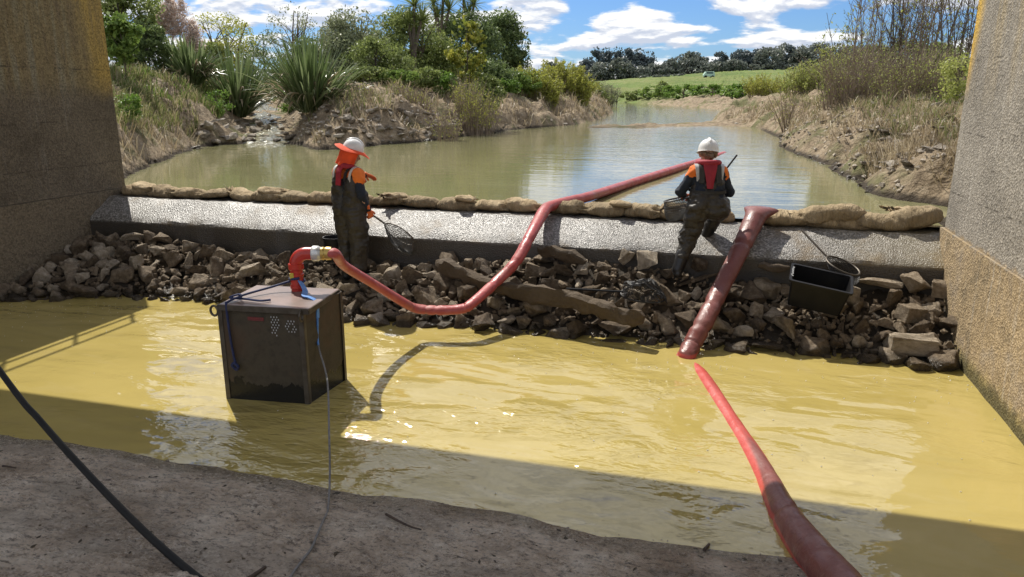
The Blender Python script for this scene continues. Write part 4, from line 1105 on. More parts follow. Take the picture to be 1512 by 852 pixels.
def hand_segs(wrist, fwd, palm_n, s=1.0, curl=.5, spread=.12, thumb_side=1):
    """palm and five fingers; fwd = along the hand, palm_n = out of the palm"""
    f = Vector(fwd).normalized(); n = Vector(palm_n); n = (n - f * n.dot(f)).normalized(); a = f.cross(n) * thumb_side; w = Vector(wrist); S = []
    for k in (-1, -.35, .35, 1): S.append((w + a * .012 * k * s, .015 * s, w + f * .085 * s + a * .028 * k * s, .0125 * s))
    for k, L in ((1, .072), (.35, .082), (-.33, .076), (-1, .06)):
        p = w + f * .085 * s + a * .029 * k * s; d = (f + a * spread * k).normalized(); ang = 0; r = .0105 * s
        for q, l in enumerate((.45, .32, .23)):
            ang += curl * (.9 if q == 0 else 1.0); dd = d * math.cos(ang) + n * math.sin(ang); p2 = p + dd * (L * l * s); S.append((p, r, p2, r * .9)); p, r = p2, r * .9
    p = w + f * .025 * s + a * .025 * s; d = (f * .7 + a * .75 + n * .25).normalized()
    for q, l in enumerate((.04, .034, .026)):
        p2 = p + d * l * s; S.append((p, .0125 * s - q * .001, p2, .0115 * s - q * .001)); p = p2; d = (d + f * .25 + n * (.3 * curl)).normalized()
    return S
def helmet(parent, c, tilt, mat=HELMET):
    m = MB(); M_ = tilt.to_3x3()
    prof = [(.001, .135)] + [(.118 * math.sin(t) ** .9, .135 * math.cos(t)) for t in np.linspace(.18, math.pi / 2, 12)] + [(.121, -.012), (.124, -.02), (.118, -.022)]
    V0 = m.n; m.lathe(prof, 32); m.v = [(x, y * 1.14, z) for x, y, z in m.v]
    # ridge along the crown and the short brim in front
    m.tube([Vector((0, .13 * math.sin(t), .137 * math.cos(t) - .004)) for t in np.linspace(-1.0, 1.1, 14)], [.006] + [.02] * 12 + [.006], 8)
    b = []
    for r, z in ((1.0, -.014), (1.28, -.022), (1.30, -.028), (1.0, -.022)):
        for t in np.linspace(R(20), R(160), 15): b.append((.121 * math.cos(t) * (1 + (r - 1) * .35), .138 * math.sin(t) * (1 + (r - 1) * math.sin(t)), z))
    n = 15; m.add(b, [(i * n + j, i * n + j + 1, (i + 1) * n + j + 1, (i + 1) * n + j) for i in range(3) for j in range(n - 1)])
    m.v = [tuple(Vector(c) + M_ @ Vector(p)) for p in m.v]
    return m.build('helmet', mat, parent, sharp=50)
def head_segs(h, tilt):
    """skull, jaw, nose, ears, brow, lips about the centre h"""
    M_ = tilt.to_3x3(); T = lambda x, y, z: Vector(h) + M_ @ Vector((x, y, z))
    return [(T(0, -.02, .02), .088, T(0, .015, .03), .088), (T(0, .03, -.03), .068, T(0, .045, -.075), .045), (T(-.03, .04, -.05), .04, T(.03, .04, -.05), .04),
            (T(0, .098, .005), .009, T(0, .116, -.02), .014), (T(-.04, .083, .025), .013, T(.04, .083, .025), .013), (T(-.018, .094, -.05), .008, T(.018, .094, -.05), .008),
            (T(-.09, -.005, -.012), .012, T(-.098, -.012, .018), .016), (T(.09, -.005, -.012), .012, T(.098, -.012, .018), .016)], T
def eyes(parent, T):
    for s in (-1, 1):
        m = MB(); m.lathe([(.001, -.011), (.008, -.008), (.011, 0), (.008, .008), (.001, .011)], 12, T(.032 * s, .083, .006)); m.build('eye', EYE, parent)

def person_standing():
    base = Vector((-4.67, 8.62, .27)); rz = R(-24)
    hip_z = .93; tilt = Matrix.Rotation(R(-38), 4, 'Z') @ Matrix.Rotation(R(-16), 4, 'X')
    hc = (0, .06, 1.645); hs, T = head_segs(hc, tilt)
    Ls, Le, Lw = (-.2, .0, 1.43), (-.25, .17, 1.2), (-.12, .37, 1.37)
    Rs, Re, Rw = (.2, -.01, 1.43), (.275, -.03, 1.15), (.25, .10, .955)
    arms = [(Ls, .052, Le, .043), (Le, .042, Lw, .028), (Rs, .052, Re, .043), (Re, .042, Rw, .028)]
    legs = []
    for s in (-1, 1): legs += [((.095 * s, 0, hip_z), .095, (.115 * s, .02, .5), .062), ((.115 * s, .02, .5), .062, (.12 * s, -.01, .1), .045), ((.12 * s, -.02, .06), .042, (.135 * s, .15, .045), .038)]
    torso = [((-.07, 0, .98), .11, (-.08, 0, 1.3), .10), ((.07, 0, .98), .11, (.08, 0, 1.3), .10), ((-.19, 0, 1.42), .058, (.19, 0, 1.42), .058), ((0, .0, 1.4), .062, (0, .03, 1.56), .055)]
    hl = hand_segs(Lw, (.25, .85, -.42), (.25, -.3, -.9), 1.0, .12, .1, 1); hr_ = hand_segs(Rw, (0, .35, -.95), (-1, .1, 0), 1.0, .95, .05, 1)
    body = link('person', solid(torso + legs + arms + hs + hl + hr_, .0075, 4), SKIN); body.location = base; body.rotation_euler = (0, 0, rz)
    tag(body, 'standing worker in brown waders and orange neck flap, pointing and holding a net', 'person')
    eyes(body, T)
    sl = [(a, r + .016, b, q + .016) for a, r, b, q in arms] + [(a, r + .012, b, q + .012) for a, r, b, q in torso[:3]]
    sl[1] = (Le, .055, tuple(Vector(Le).lerp(Vector(Lw), .92)), .04); sl[3] = (Re, .055, tuple(Vector(Re).lerp(Vector(Rw), .92)), .04)
    link('shirt', solid(sl, .009, 4, .011, 13, 3), NAVY, body)
    w = [((-.10, 0, .97), .165, (-.12, .0, 1.18), .15), ((.10, 0, .97), .165, (.12, 0, 1.18), .15), ((-.12, .0, 1.18), .15, (-.13, 0, 1.32), .122), ((.12, 0, 1.18), .15, (.13, 0, 1.32), .122)]
    for s in (-1, 1): w += [((.115 * s, 0, .93), .152, (.125 * s, .02, .52), .122), ((.125 * s, .02, .52), .122, (.125 * s, -.005, .22), .102)]
    wd = link('waders', solid(w, .0095, 4, .019, 8, 9, (1, 1, 1.5)), WADER, body)
    for s in (-1, 1):
        m = MB(); ribbon(m, [(.07 * s, -.125, 1.33), (.085 * s, -.112, 1.42), (.10 * s, -.065, 1.488), (.105 * s, .0, 1.495), (.10 * s, .075, 1.46), (.08 * s, .12, 1.35)], .024, (1, 0, 0), .005); m.build('shoulder_strap', WADER_STRAP, wd, smooth=False)
    m = MB(); ribbon(m, [(.0, -.16, 1.30), (.13, -.12, 1.16), (.22, -.02, 1.03), (.24, .08, 1.0), (.18, .16, 1.06)], .012, (0, 0, 1), .004); m.build('waist_strap', WADER_STRAP, wd, smooth=False)
    for s in (-1, 1): link('boot', solid([((.122 * s, -.01, .30), .088, (.122 * s, -.015, .09), .066), ((.122 * s, -.03, .055), .055, (.137 * s, .16, .045), .048)], .011, 4, .004, 9, 5), BOOT, body)
    # orange yoke over the shoulders with silver bands
    v = [((-.20, 0, 1.425), .084, (-.235, .03, 1.36), .08), ((.20, -.01, 1.425), .084, (.235, -.015, 1.36), .08), ((-.2, 0, 1.41), .088, (.2, 0, 1.41), .088), ((-.09, .02, 1.4), .112, (-.09, .02, 1.3), .112), ((.09, .02, 1.4), .112, (.09, .02, 1.3), .112)]
    vest = link('vest', solid(v, .009, 4, .009, 13, 4), HIVIS, body)
    for s in (-1, 1):
        m = MB(); ribbon(m, [(.155 * s, -.112, 1.33), (.165 * s, -.108, 1.41), (.175 * s, -.07, 1.485), (.18 * s, .0, 1.512), (.175 * s, .08, 1.47)], .019, (1, 0, 0), .005); m.build('reflective_band', SILVER, vest, smooth=False)
    # crimson lifejacket collar and back strip
    m = MB(); m.tube(spline([(-.11, .16, 1.30), (-.115, .07, 1.46), (-.075, -.06, 1.515), (0, -.09, 1.52), (.075, -.06, 1.515), (.115, .07, 1.46), (.11, .16, 1.30)], 40), [.035] * 37, 12)
    ribbon(m, [(0, -.11, 1.52), (-.005, -.145, 1.44), (-.005, -.157, 1.34), (-.005, -.165, 1.28)], .045, (1, 0, 0), .008); m.build('lifejacket_collar', REDCOL, body)
    # brim and neck flap, helmet on top
    M3 = (tilt @ Matrix.Rotation(R(-6), 4, 'X')).to_3x3(); hcv = Vector(hc) + M3 @ Vector((0, 0, .065))
    m = MB(); rows = [(.118, .02), (.16, .012), (.205, -.012), (.212, -.02), (.205, -.022), (.118, .008)]; n = 40; V = []
    for r, z in rows:
        for j in range(n): t = 2 * math.pi * j / n; V.append(hcv + M3 @ Vector((r * math.cos(t) * .93, r * math.sin(t) * 1.12, z + .012 * math.sin(3 * t) * (r > .15))))
    m.add(V, [(i * n + j, i * n + (j + 1) % n, (i + 1) * n + (j + 1) % n, (i + 1) * n + j) for i in range(5) for j in range(n)]); brim = m.build('sun_brim', FLAPM, body)
    V = []; m = MB(); n = 44; rows = 12
    for s in (0, 1):
        for i in range(rows):
            q = i / (rows - 1); r = .168 - .045 * q + .03 * q * q - .007 * s; 
            for j in range(n):
                t = R(150) + R(240) * j / (n - 1); wv = .012 * math.sin(t * 9 + q * 2) * q
                V.append(hcv + M3 @ Vector(((r + wv) * math.cos(t) * .9, (r + wv) * math.sin(t) * .95, -.012 - .215 * q)))
    F = []
    for s in (0, 1): F += [(s * rows * n + i * n + j, s * rows * n + i * n + j + 1, s * rows * n + (i + 1) * n + j + 1, s * rows * n + (i + 1) * n + j) for i in range(rows - 1) for j in range(n - 1)]
    F += [((rows - 1) * n + j, (rows - 1) * n + j + 1, (2 * rows - 1) * n + j + 1, (2 * rows - 1) * n + j) for j in range(n - 1)]
    m.add(V, F); m.build('neck_flap', FLAPM, brim, sharp=80)
    helmet(body, hcv + M3 @ Vector((0, 0, .012)), tilt @ Matrix.Rotation(R(-6), 4, 'X'))
    link('glove', solid([(a, r + .004, b, q + .004) for a, r, b, q in hl] + [(tuple(Vector(Lw).lerp(Vector(Le), .3)), .038, Lw, .031)], .005, 3), GLOVE, body)
    link('glove', solid([(a, r + .004, b, q + .004) for a, r, b, q in hr_] + [(tuple(Vector(Rw).lerp(Vector(Re), .35)), .04, Rw, .032)], .005, 3), GLOVE, body)
    return body
pa = person_standing()
MA = Matrix.Translation((-4.67, 8.62, .27)) @ Matrix.Rotation(R(-24), 4, 'Z')
hp = MA @ Vector((.235, .16, .89))
nk = Vector(at_y(568, 330, 8.72)); fwd_ = (nk - hp).normalized()
lo = Vector(at_y(613, 350, 8.62)); bt = Vector(at_y(600, 374, 8.60))
landing_net('landing_net', hp - fwd_ * .06, nk, (nk + lo) / 2 + Vector((0, 0, -.055)), (lo - nk) * .5 + Vector((0, 0, -.02)), (-.06, .16, -.13), .20, (.1, .05, -1), 'hand net hanging low from the gloved hand of the standing worker', GREY_NET, .008, STEEL)

def person_crouching():
    base = Vector((-.50, 8.80, .56)); rz = R(12)
    fL, kL, hL = (0, 0, .1), (.12, .10, .46), (.20, .05, .82); hR, kR, fR = (.42, .06, .82), (.53, .40, .80), (.40, .50, .42)
    Ls, Rs = (.155, .14, 1.24), (.455, .15, 1.24); Le, Lw = (.0, .16, 1.0), (.08, .42, .93); Re, Rw = (.575, .20, 1.0), (.42, .46, 1.0)
    tilt = Matrix.Rotation(R(-12), 4, 'X') @ Matrix.Rotation(R(3), 4, 'Y'); hc = (.315, .29, 1.41); hs, T = head_segs(hc, tilt)
    arms = [(Ls, .05, Le, .042), (Le, .041, Lw, .027), (Rs, .05, Re, .042), (Re, .041, Rw, .027)]
    legs = [(hL, .095, kL, .06), (kL, .06, fL, .045), ((0, -.02, .06), .042, (-.01, .14, .045), .038), (hR, .095, kR, .062), (kR, .06, fR, .045), (tuple(Vector(fR) + Vector((0, -.02, -.03))), .042, tuple(Vector(fR) + Vector((.0, .15, -.0))), .038)]
    torso = [((.24, .06, .86), .115, (.24, .13, 1.12), .10), ((.38, .06, .86), .115, (.38, .13, 1.12), .10), (Ls, .056, Rs, .056), ((.31, .15, 1.2), .06, (.315, .24, 1.34), .052)]
    hl = hand_segs(Lw, (.6, .7, -.2), (.3, -.2, -.9), .95, .9, .05, 1); hr_ = hand_segs(Rw, (-.7, .6, .05), (-.2, -.3, -.9), .95, .9, .05, -1)
    body = link('person', solid(torso + legs + arms + hs + hl + hr_, .0075, 4), SKIN); body.location = base; body.rotation_euler = (0, 0, rz)
    tag(body, 'worker in white helmet and crimson collar stepping up onto the weir', 'person')
    eyes(body, T)
    sl = [(a, r + .017, b, q + .017) for a, r, b, q in arms] + [(a, r + .012, b, q + .012) for a, r, b, q in torso[:3]]
    sl[1] = (Le, .06, tuple(Vector(Le).lerp(Vector(Lw), .8)), .042); sl[3] = (Re, .06, tuple(Vector(Re).lerp(Vector(Rw), .8)), .042)
    link('shirt', solid(sl, .009, 4, .012, 13, 13), NAVY, body)
    w = [((.235, .05, .85), .15, (.245, .10, 1.02), .122), ((.39, .05, .85), .15, (.375, .10, 1.02), .122), ((.245, .10, 1.02), .122, (.245, .135, 1.2), .10), ((.375, .10, 1.02), .122, (.375, .135, 1.2), .10),
         (hL, .145, kL, .105), (kL, .105, tuple(Vector(kL).lerp(Vector(fL), .55)), .085), (hR, .15, kR, .112), (kR, .112, tuple(Vector(kR).lerp(Vector(fR), .55)), .088)]
    wd = link('waders', solid(w, .0095, 4, .022, 9, 19, (1, 1, 1.7)), WADER, body)
    m = MB(); ribbon(m, [(.10, .16, 1.03), (.14, .01, 1.02), (.31, -.045, 1.015), (.48, .0, 1.02), (.52, .16, 1.03)], .018, (0, 0, 1), .006); m.build('waist_belt', WADER_STRAP, wd, smooth=False)
    for f0, k0 in ((fL, kL), (fR, kR)):
        top = Vector(k0).lerp(Vector(f0), .5); link('boot', solid([(tuple(top), .088, tuple(Vector(f0) + Vector((0, -.01, .0))), .064), (tuple(Vector(f0) + Vector((0, -.03, -.045))), .052, tuple(Vector(f0) + Vector((-.005, .15, -.03))), .048)], .011, 4, .004, 9, 25), BOOT, body)
    v = [(Ls, .074, tuple(Vector(Ls).lerp(Vector(Le), .28)), .07), (Rs, .074, tuple(Vector(Rs).lerp(Vector(Re), .28)), .07), (Ls, .076, Rs, .076), ((.21, .16, 1.22), .10, (.22, .15, 1.14), .10), ((.40, .16, 1.22), .10, (.39, .15, 1.14), .10)]
    vest = link('vest', solid(v, .009, 4, .009, 13, 14), HIVIS, body)
    for x in (.175, .445):
        s = -1 if x < .3 else 1; m = MB(); ribbon(m, [(x - .01 * s, .045, 1.14), (x, .052, 1.22), (x + .01 * s, .085, 1.298), (x + .012 * s, .15, 1.325), (x + .01 * s, .22, 1.29)], .021, (1, 0, 0), .005); m.build('reflective_band', SILVER, vest, smooth=False)
    for x in (.215, .41):
        m = MB(); ribbon(m, [(x, -.01, 1.12), (x, .025, 1.21), (x, .075, 1.30), (x, .14, 1.325), (x, .21, 1.29)], .028, (1, 0, 0), .006); m.build('shoulder_strap', WADER, wd, smooth=False)
    m = MB(); m.tube(spline([(.19, .30, 1.16), (.185, .24, 1.31), (.225, .12, 1.345), (.315, .07, 1.345), (.405, .12, 1.345), (.44, .24, 1.31), (.435, .30, 1.16)], 40), [.034] * 37, 12)
    V = [];
    for t, w_, y in ((0, .085, .065), (.25, .075, .035), (.5, .058, .01), (.75, .045, -.005), (1, .036, -.02)):
        z = 1.36 - .30 * t; V += [(.312 - w_, y + .012, z), (.312, y - .012, z), (.312 + w_, y + .012, z)]
    m.add(V, [(i * 3 + j, i * 3 + j + 1, (i + 1) * 3 + j + 1, (i + 1) * 3 + j) for i in range(4) for j in range(2)]); m.build('lifejacket_collar', REDCOL, body)
    hm = T
    link('hair', solid([(hm(-.05, -.05, .02), .05, hm(.05, -.05, .02), .05), (hm(0, -.07, -.01), .055, hm(0, -.065, -.06), .045), (hm(.015, -.115, -.005), .03, hm(.02, -.13, -.03), .024)], .007, 4, .006, 30, 6), HAIR, body)
    helmet(body, T(0, -.005, .06), tilt)
    for hs_, w0, e0 in ((hl, Lw, Le), (hr_, Rw, Re)): link('glove', solid([(a, r + .003, b, q + .003) for a, r, b, q in hs_] + [(tuple(Vector(w0).lerp(Vector(e0), .25)), .036, w0, .03)], .005, 3), GLOVE, body)
    return body
person_crouching()
MBm = Matrix.Translation((-.50, 8.80, .56)) @ Matrix.Rotation(R(12), 4, 'Z')
tip = Vector(at_y(1088, 229, 9.62)); hr3 = MBm @ Vector((.42, .50, 1.0)); dv = (tip - hr3).normalized(); end = hr3 - dv * .42
hoopc = MBm @ Vector((-.0, .40, .88))
landing_net('landing_net', tip, end, hoopc, MBm.to_3x3() @ Vector((.15, .02, .03)), MBm.to_3x3() @ Vector((.0, .14, -.01)), .26, (0, 0, -1), 'black pole net held across by the crouching worker in front of their knees', GREY_NET, .010)
# ------------------------------------------------------------------ vegetation
def leaf_quads(pts, size, rng, aspect=.45, droop=0.0, jitter=.4):
    n = len(pts); a = rng.normal(size=(n, 3)); a[:, 2] -= droop; a /= np.linalg.norm(a, axis=1, keepdims=True)
    b = np.cross(a, rng.normal(size=(n, 3))); b /= np.linalg.norm(b, axis=1, keepdims=True) + 1e-9
    s = size * (1 + jitter * rng.uniform(-1, 1, (n, 1)))
    a *= s; b *= s * aspect
    V = np.stack([pts - a, pts + b - a * .1, pts + a, pts - b - a * .1], 1).reshape(-1, 3)
    return V, np.arange(4 * n).reshape(n, 4)
def merge(parts):
    V, Q, o = [], [], 0
    for v, q in parts: V.append(v); Q.append(q + o); o += len(v)
    return np.concatenate(V), np.concatenate(Q)
def rnd_ball(rng, n, shell=.35):
    p = rng.normal(size=(n, 3)); p /= np.linalg.norm(p, axis=1, keepdims=True)
    return p * (shell + (1 - shell) * rng.uniform(0, 1, (n, 1)) ** .6)
def tree(name, label, cat, px, d, ytop, ybot, wpx, mat, bark, seed, group=None, nclump=34, nleaf=150, leaf=.07, shape='round', dens=1.0, aspect=.45, trunks=1, dz=0.0, droop=0.0, clr=.30, depth=.85):
    rng = np.random.default_rng(seed); g = G(px, d); sc = d / 1100.0 / math.cos(math.atan(abs(px - 756) / 1138))
    zt, zb = zpix(px, ytop, d), max(zpix(px, ybot, d), g.z + .1 * (cat != 'bush')); H = zt - g.z
    rx = wpx * d / 1100 / 2; cz, rz_ = (zt + zb) / 2, (zt - zb) / 2
    root = empty(name, g); tag(root, label, cat, group)
    c = rnd_ball(rng, nclump, .5); c[:, 2] = np.clip(c[:, 2], -.95, .98)
    t = (c[:, 2] + 1) / 2
    if shape == 'cone': k = (1.12 - t) * .95
    elif shape == 'tall': k = np.minimum(1, .6 + .8 * (1 - t))
    elif shape == 'umbrella': k = .45 + .75 * t
    else: k = np.ones_like(t)
    k = k * (1 + .22 * rng.uniform(-1, 1, nclump))
    cc = np.stack([c[:, 0] * rx * k * .86, c[:, 1] * rx * depth * k, cz - g.z + c[:, 2] * rz_ * .9], -1)
    rr = clr * min(rx, rz_ * 1.3) * (.65 + .7 * rng.uniform(0, 1, nclump))
    parts = []
    for q in range(nclump):
        m_ = int(nleaf * dens * (.6 + .8 * rng.random())); p = rnd_ball(rng, m_, .25) * rr[q] * np.array([1.1, 1.1, .8]) + cc[q]
        parts.append(leaf_quads(p, leaf, rng, aspect, droop))
    stray = rnd_ball(rng, int(nclump * nleaf * .10), .8) * np.array([rx * 1.04, rx * depth, rz_ * 1.05]) + np.array([0, 0, cz - g.z])
    if shape in ('round', 'tall'): parts.append(leaf_quads(stray, leaf, rng, aspect, droop))
    V, Q = merge(parts); V[:, 2] = np.maximum(V[:, 2], -.1)
    link('crown', np_mesh('crown', V, Q), mat, root)
    m = MB(); tr = max(.02, rx * .045)
    for s in range(trunks):
        off = Vector((rng.normal() * rx * .25, rng.normal() * rx * .2, 0)) if trunks > 1 else Vector()
        top = Vector((off.x * 1.5, off.y * 1.5, H * .86)); mid = Vector((off.x + rng.normal() * rx * .08, off.y + rng.normal() * rx * .08, H * .45))
        path = spline([off * .6 + Vector((0, 0, -.3)), mid, top], 12); m.tube(path, list(np.interp(np.linspace(0, 1, len(path)), [0, 1], [tr, tr * .25])), 7)
        for q in rng.choice(nclump, min(nclump, 12), replace=False):
            e = Vector(cc[q]); f = min(.9, max(.15, (e.z / H) * .75)); b = Vector(path[int(f * (len(path) - 1))])
            m.tube([b, b.lerp(e, .5) + Vector((0, 0, .06 * rx)), e], [tr * .4, tr * .25, tr * .08], 5)
    m.build('trunk', bark, root); return root
def thicket(name, label, cat, px, d, ytop, wpx, mat, seed, group=None, stems=60, leaves=30, leaf=.045, lean=.25, stemr=.012, twigs=3, bark=None, lo=.35, aspect=.4, depth=.8, base_w=.6):
    rng = np.random.default_rng(seed); g = G(px, d); H = zpix(px, ytop, d) - g.z; rx = wpx * d / 1100 / 2
    root = empty(name, g); tag(root, label, cat, group); m = MB(); P = []
    for s in range(stems):
        a, r = rng.uniform(0, 6.28), math.sqrt(rng.random()); bx, by = math.cos(a) * r * rx * base_w, math.sin(a) * r * rx * depth * base_w
        gz = h1(g.x + bx, g.y + by) - g.z - .05
        h = H * (.5 + .5 * rng.random() ** .7) * (1 - .22 * r * r); lx, ly = bx / base_w * (1 - base_w) * rng.uniform(.3, 1.2) + rng.normal() * lean * h * .35, by / base_w * (1 - base_w) + rng.normal() * lean * h * .35
        C = spline([(bx, by, gz), (bx + lx * .3 + rng.normal() * .03 * h, by + ly * .3, gz + h * .5), (bx + lx, by + ly, gz + h)], 8); k = len(C)
        r0 = stemr * (.6 + .8 * rng.random()); m.tube(C, list(np.linspace(r0, r0 * .3, k)), 4, False)
        for w in range(twigs):
            f = rng.uniform(.3, .95); b = Vector(C[int(f * (k - 1))]); L = h * rng.uniform(.1, .28) * (1.1 - f * .5)
            dr = Vector((rng.normal(), rng.normal(), 1.0 + .6 * rng.random())).normalized(); e = b + dr * L
            m.tube([b, b.lerp(e, .5) + Vector((rng.normal() * .03, 0, 0)), e], [r0 * .42, r0 * .32, r0 * .15], 3, False)
            if leaves: P += [b.lerp(e, t) + Vector(rng.normal(size=3) * .04 * (1 + h * .1)) for t in rng.uniform(.2, 1.05, max(1, leaves // (twigs + 1)))]
        if leaves:
            for t in rng.uniform(lo, 1, max(1, leaves // (twigs + 1))): P.append(Vector(C[int(t * (k - 1))]) + Vector(rng.normal(size=3) * .05))
    m.build('stems', bark or TWIG, root)
    if leaves:
        V, Q = leaf_quads(np.array(P), leaf, rng, aspect); link('leaves', np_mesh('leaves', V, Q), mat, root)
    return root
def blades(rng, n, r0, length, width, up0, up1, base_h=0.0, tipdroop=.5, nseg=6):
    """sword leaves arching out of a clump"""
    V, Q = [], []; o = 0
    for i in range(n):
        a = rng.uniform(0, 6.28); el = R(rng.uniform(up0, up1)); L = length * rng.uniform(.6, 1.1); w = width * rng.uniform(.7, 1.2)
        b = np.array([math.cos(a) * r0 * rng.random(), math.sin(a) * r0 * rng.random(), base_h]); d = np.array([math.cos(a) * math.cos(el), math.sin(a) * math.cos(el), math.sin(el)])
        s = np.array([-math.sin(a), math.cos(a), 0]) + rng.normal(size=3) * .25; p = b.copy(); dr = tipdroop * rng.uniform(.1, 1.3)
        for k in range(nseg + 1):
            t = k / nseg; ww = w * (math.sin(math.pi * min(1, .18 + t * .82)) ** .7 if k < nseg else .06)
            nn = np.cross(d, s); V += [p - s * ww + nn * .25 * ww, p + nn * -.25 * ww, p + s * ww + nn * .25 * ww]
            d = d + np.array([0, 0, -1]) * dr * t * t * .55; d /= np.linalg.norm(d); p = p + d * L / nseg
        for k in range(nseg):
            q = o + 3 * k; Q += [(q, q + 1, q + 4, q + 3), (q + 1, q + 2, q + 5, q + 4)]
        o += 3 * (nseg + 1)
    return np.array(V), np.array(Q)
def flax(label, px, d, ytop, wpx, seed, n=130):
    rng = np.random.default_rng(seed); g = G(px, d); H = zpix(px, ytop, d) - g.z; root = empty('flax_bush', g); tag(root, label, 'flax bush', 'flax bushes on the left bank')
    w = wpx * d / 1100; parts = [blades(rng, int(n * 1.5), w * .16, H * 1.02, .034, 46, 88, 0, .62), blades(rng, int(n * .8), w * .2, H * .95, .032, 25, 60, .05, .9)]
    link('leaves', np_mesh('leaves', *merge(parts), smooth=True), FLAX, root)
    link('dead_leaves', np_mesh('dead_leaves', *blades(rng, n // 2, w * .2, H * .62, .035, -10, 45, H * .22, 1.6), smooth=True), STRAW, root); return root

def plants():
    T = lambda *a, **k: tree(*a, **k)
    LB = 'shrubs and trees on the left bank'
    T('broadleaf_tree', 'tall dark tree rising out of frame directly behind the brown pier', 'tree', 190, 27, -50, 100, 112, OLIVE, DARK_BARK, 1, LB, 44, 210, .075)
    T('leafy_shrub', 'bright large leaved shrub close against the brown pier edge', 'shrub', 186, 22.5, 18, 96, 54, MIDG, BARK, 2, LB, 26, 120, .075, aspect=.6)
    T('dense_shrub', 'dark dense round shrub between the bright shrub and the pampas plumes', 'shrub', 226, 26, 28, 110, 60, DARK, DARK_BARK, 3, LB, 26, 240, .05)
    T('yellow_shrub', 'yellowish open shrub rising behind the two left flax bushes', 'shrub', 334, 37, 18, 125, 110, WILLOW, BARK, 4, LB, 34, 120, .06, clr=.26, trunks=3)
    T('dense_shrub', 'small dark shrub behind the yellowish shrub', 'shrub', 394, 44, 50, 140, 76, DARK, DARK_BARK, 5, LB, 24, 160, .07)
    T('bare_tree', 'thin greyish nearly bare tree behind the biggest flax bush', 'tree', 440, 42, 0, 110, 96, GREYG, BARK, 6, LB, 30, 40, .06, clr=.22, trunks=3)
    T('manuka_shrub', 'greyish olive shrub right of the biggest flax bush', 'shrub', 526, 33, 12, 150, 104, GREYG, BARK, 7, LB, 54, 280, .06, trunks=3)
    T('olive_tree', 'mid green feathery shrub left of the cabbage trees', 'shrub', 602, 35, 10, 150, 112, OLIVE, BARK, 8, LB, 56, 290, .065, trunks=3)
    T('dense_shrub', 'low dark shrub in front of the feathery shrub', 'shrub', 560, 31, 56, 150, 100, OLIVE, DARK_BARK, 9, LB, 34, 210, .055)
    T('dark_tree', 'dark rounded tree behind the yellow leaved poplar', 'tree', 688, 41, 16, 145, 112, DARK, DARK_BARK, 10, LB, 60, 300, .085)
    T('dark_tree', 'dark tree standing at the right end of the left bank clump', 'tree', 744, 44, 12, 138, 74, DARK, DARK_BARK, 11, LB, 52, 270, .085, 'tall')
    T('poplar', 'slim yellow leaved poplar in front of the dark rounded tree', 'tree', 690, 31, 22, 125, 54, YELLOWG, BARK, 12, LB, 26, 46, .085, aspect=.75, clr=.26)
    T('dense_shrub', 'dark shrub filling the gap behind the first two flax bushes', 'shrub', 305, 36, 62, 135, 90, OLIVE, DARK_BARK, 91, LB, 34, 170, .07)
    T('dense_shrub', 'dark shrub close behind the biggest flax bush', 'shrub', 474, 35, 58, 150, 90, DARK, DARK_BARK, 92, LB, 34, 190, .07)
    T('dense_shrub', 'dark shrub below the cabbage trees', 'shrub', 640, 36, 66, 150, 96, OLIVE, DARK_BARK, 93, LB, 36, 200, .07)
    T('dense_shrub', 'dark low shrub between the poplar and the dark end tree', 'shrub', 722, 37, 84, 150, 74, DARK, DARK_BARK, 94, LB, 30, 180, .07)
    for k, (px, d, yt, w, mt, lab) in enumerate(((500, 31, 88, 60, GREYG, 'greyish low shrub just right of the biggest flax bush'), (545, 29.5, 98, 70, OLIVE, 'low olive shrub on top of the rock mound right of the flax'), (590, 29.5, 104, 60, MIDG, 'low green shrub behind the leafless bush on the left bank'),
                                                (628, 30, 100, 56, OLIVE, 'low olive shrub left of the bush beneath the poplar'), (715, 31, 108, 60, OLIVE, 'low olive shrub right of the bush beneath the poplar'), (772, 38, 104, 56, MIDG, 'low green shrub between the waterside bush and the willow thickets'))):
        T('low_shrub', lab, 'shrub', px, d, yt, 165, w, mt, BARK, 400 + k, LB, 26, 150, .06)
    T('green_bush', 'low bright green bush beneath the yellow leaved poplar', 'bush', 655, 30, 104, 140, 46, BRIGHT, BARK, 13, LB, 16, 170, .05)
    T('green_bush', 'bright green bush at the waterside below the dark end tree', 'bush', 748, 36, 116, 178, 46, BRIGHT, BARK, 14, LB, 24, 200, .05)
    T('green_bush', 'fresh green weeds at the foot of the brown pier', 'bush', 184, 17.5, 138, 186, 44, BRIGHT, BARK, 15, LB, 16, 90, .035)
    T('green_bush', 'fresh green weeds on the far side of the rocky creek', 'bush', 425, 30, 130, 170, 46, BRIGHT, BARK, 16, LB, 18, 110, .045)
    T('green_bush', 'low green weeds on the slope left of the creek', 'bush', 318, 24.5, 132, 172, 56, BRIGHT, BARK, 17, LB, 16, 70, .035)
    flax('first flax bush from the brown pier, upright dark leaves', 283, 26.5, 54, 84, 21)
    flax('flax bush between the first one and the rocky creek', 348, 28.5, 58, 80, 22, 120)
    flax('biggest flax bush with pale arching leaves on the rock mound', 457, 25.5, 50, 118, 23, 200)
    # pampas
    rng = np.random.default_rng(30); g = G(262, 29); root = empty('pampas_clump', g); tag(root, 'pampas grass with tall fluffy pinkish plumes behind the first flax bush', 'pampas grass')
    Hh = zpix(262, 50, 29) - g.z; link('leaves', np_mesh('leaves', *blades(rng, 160, .35, Hh * .9, .012, 40, 85, 0, .9), smooth=True), STRAW, root)
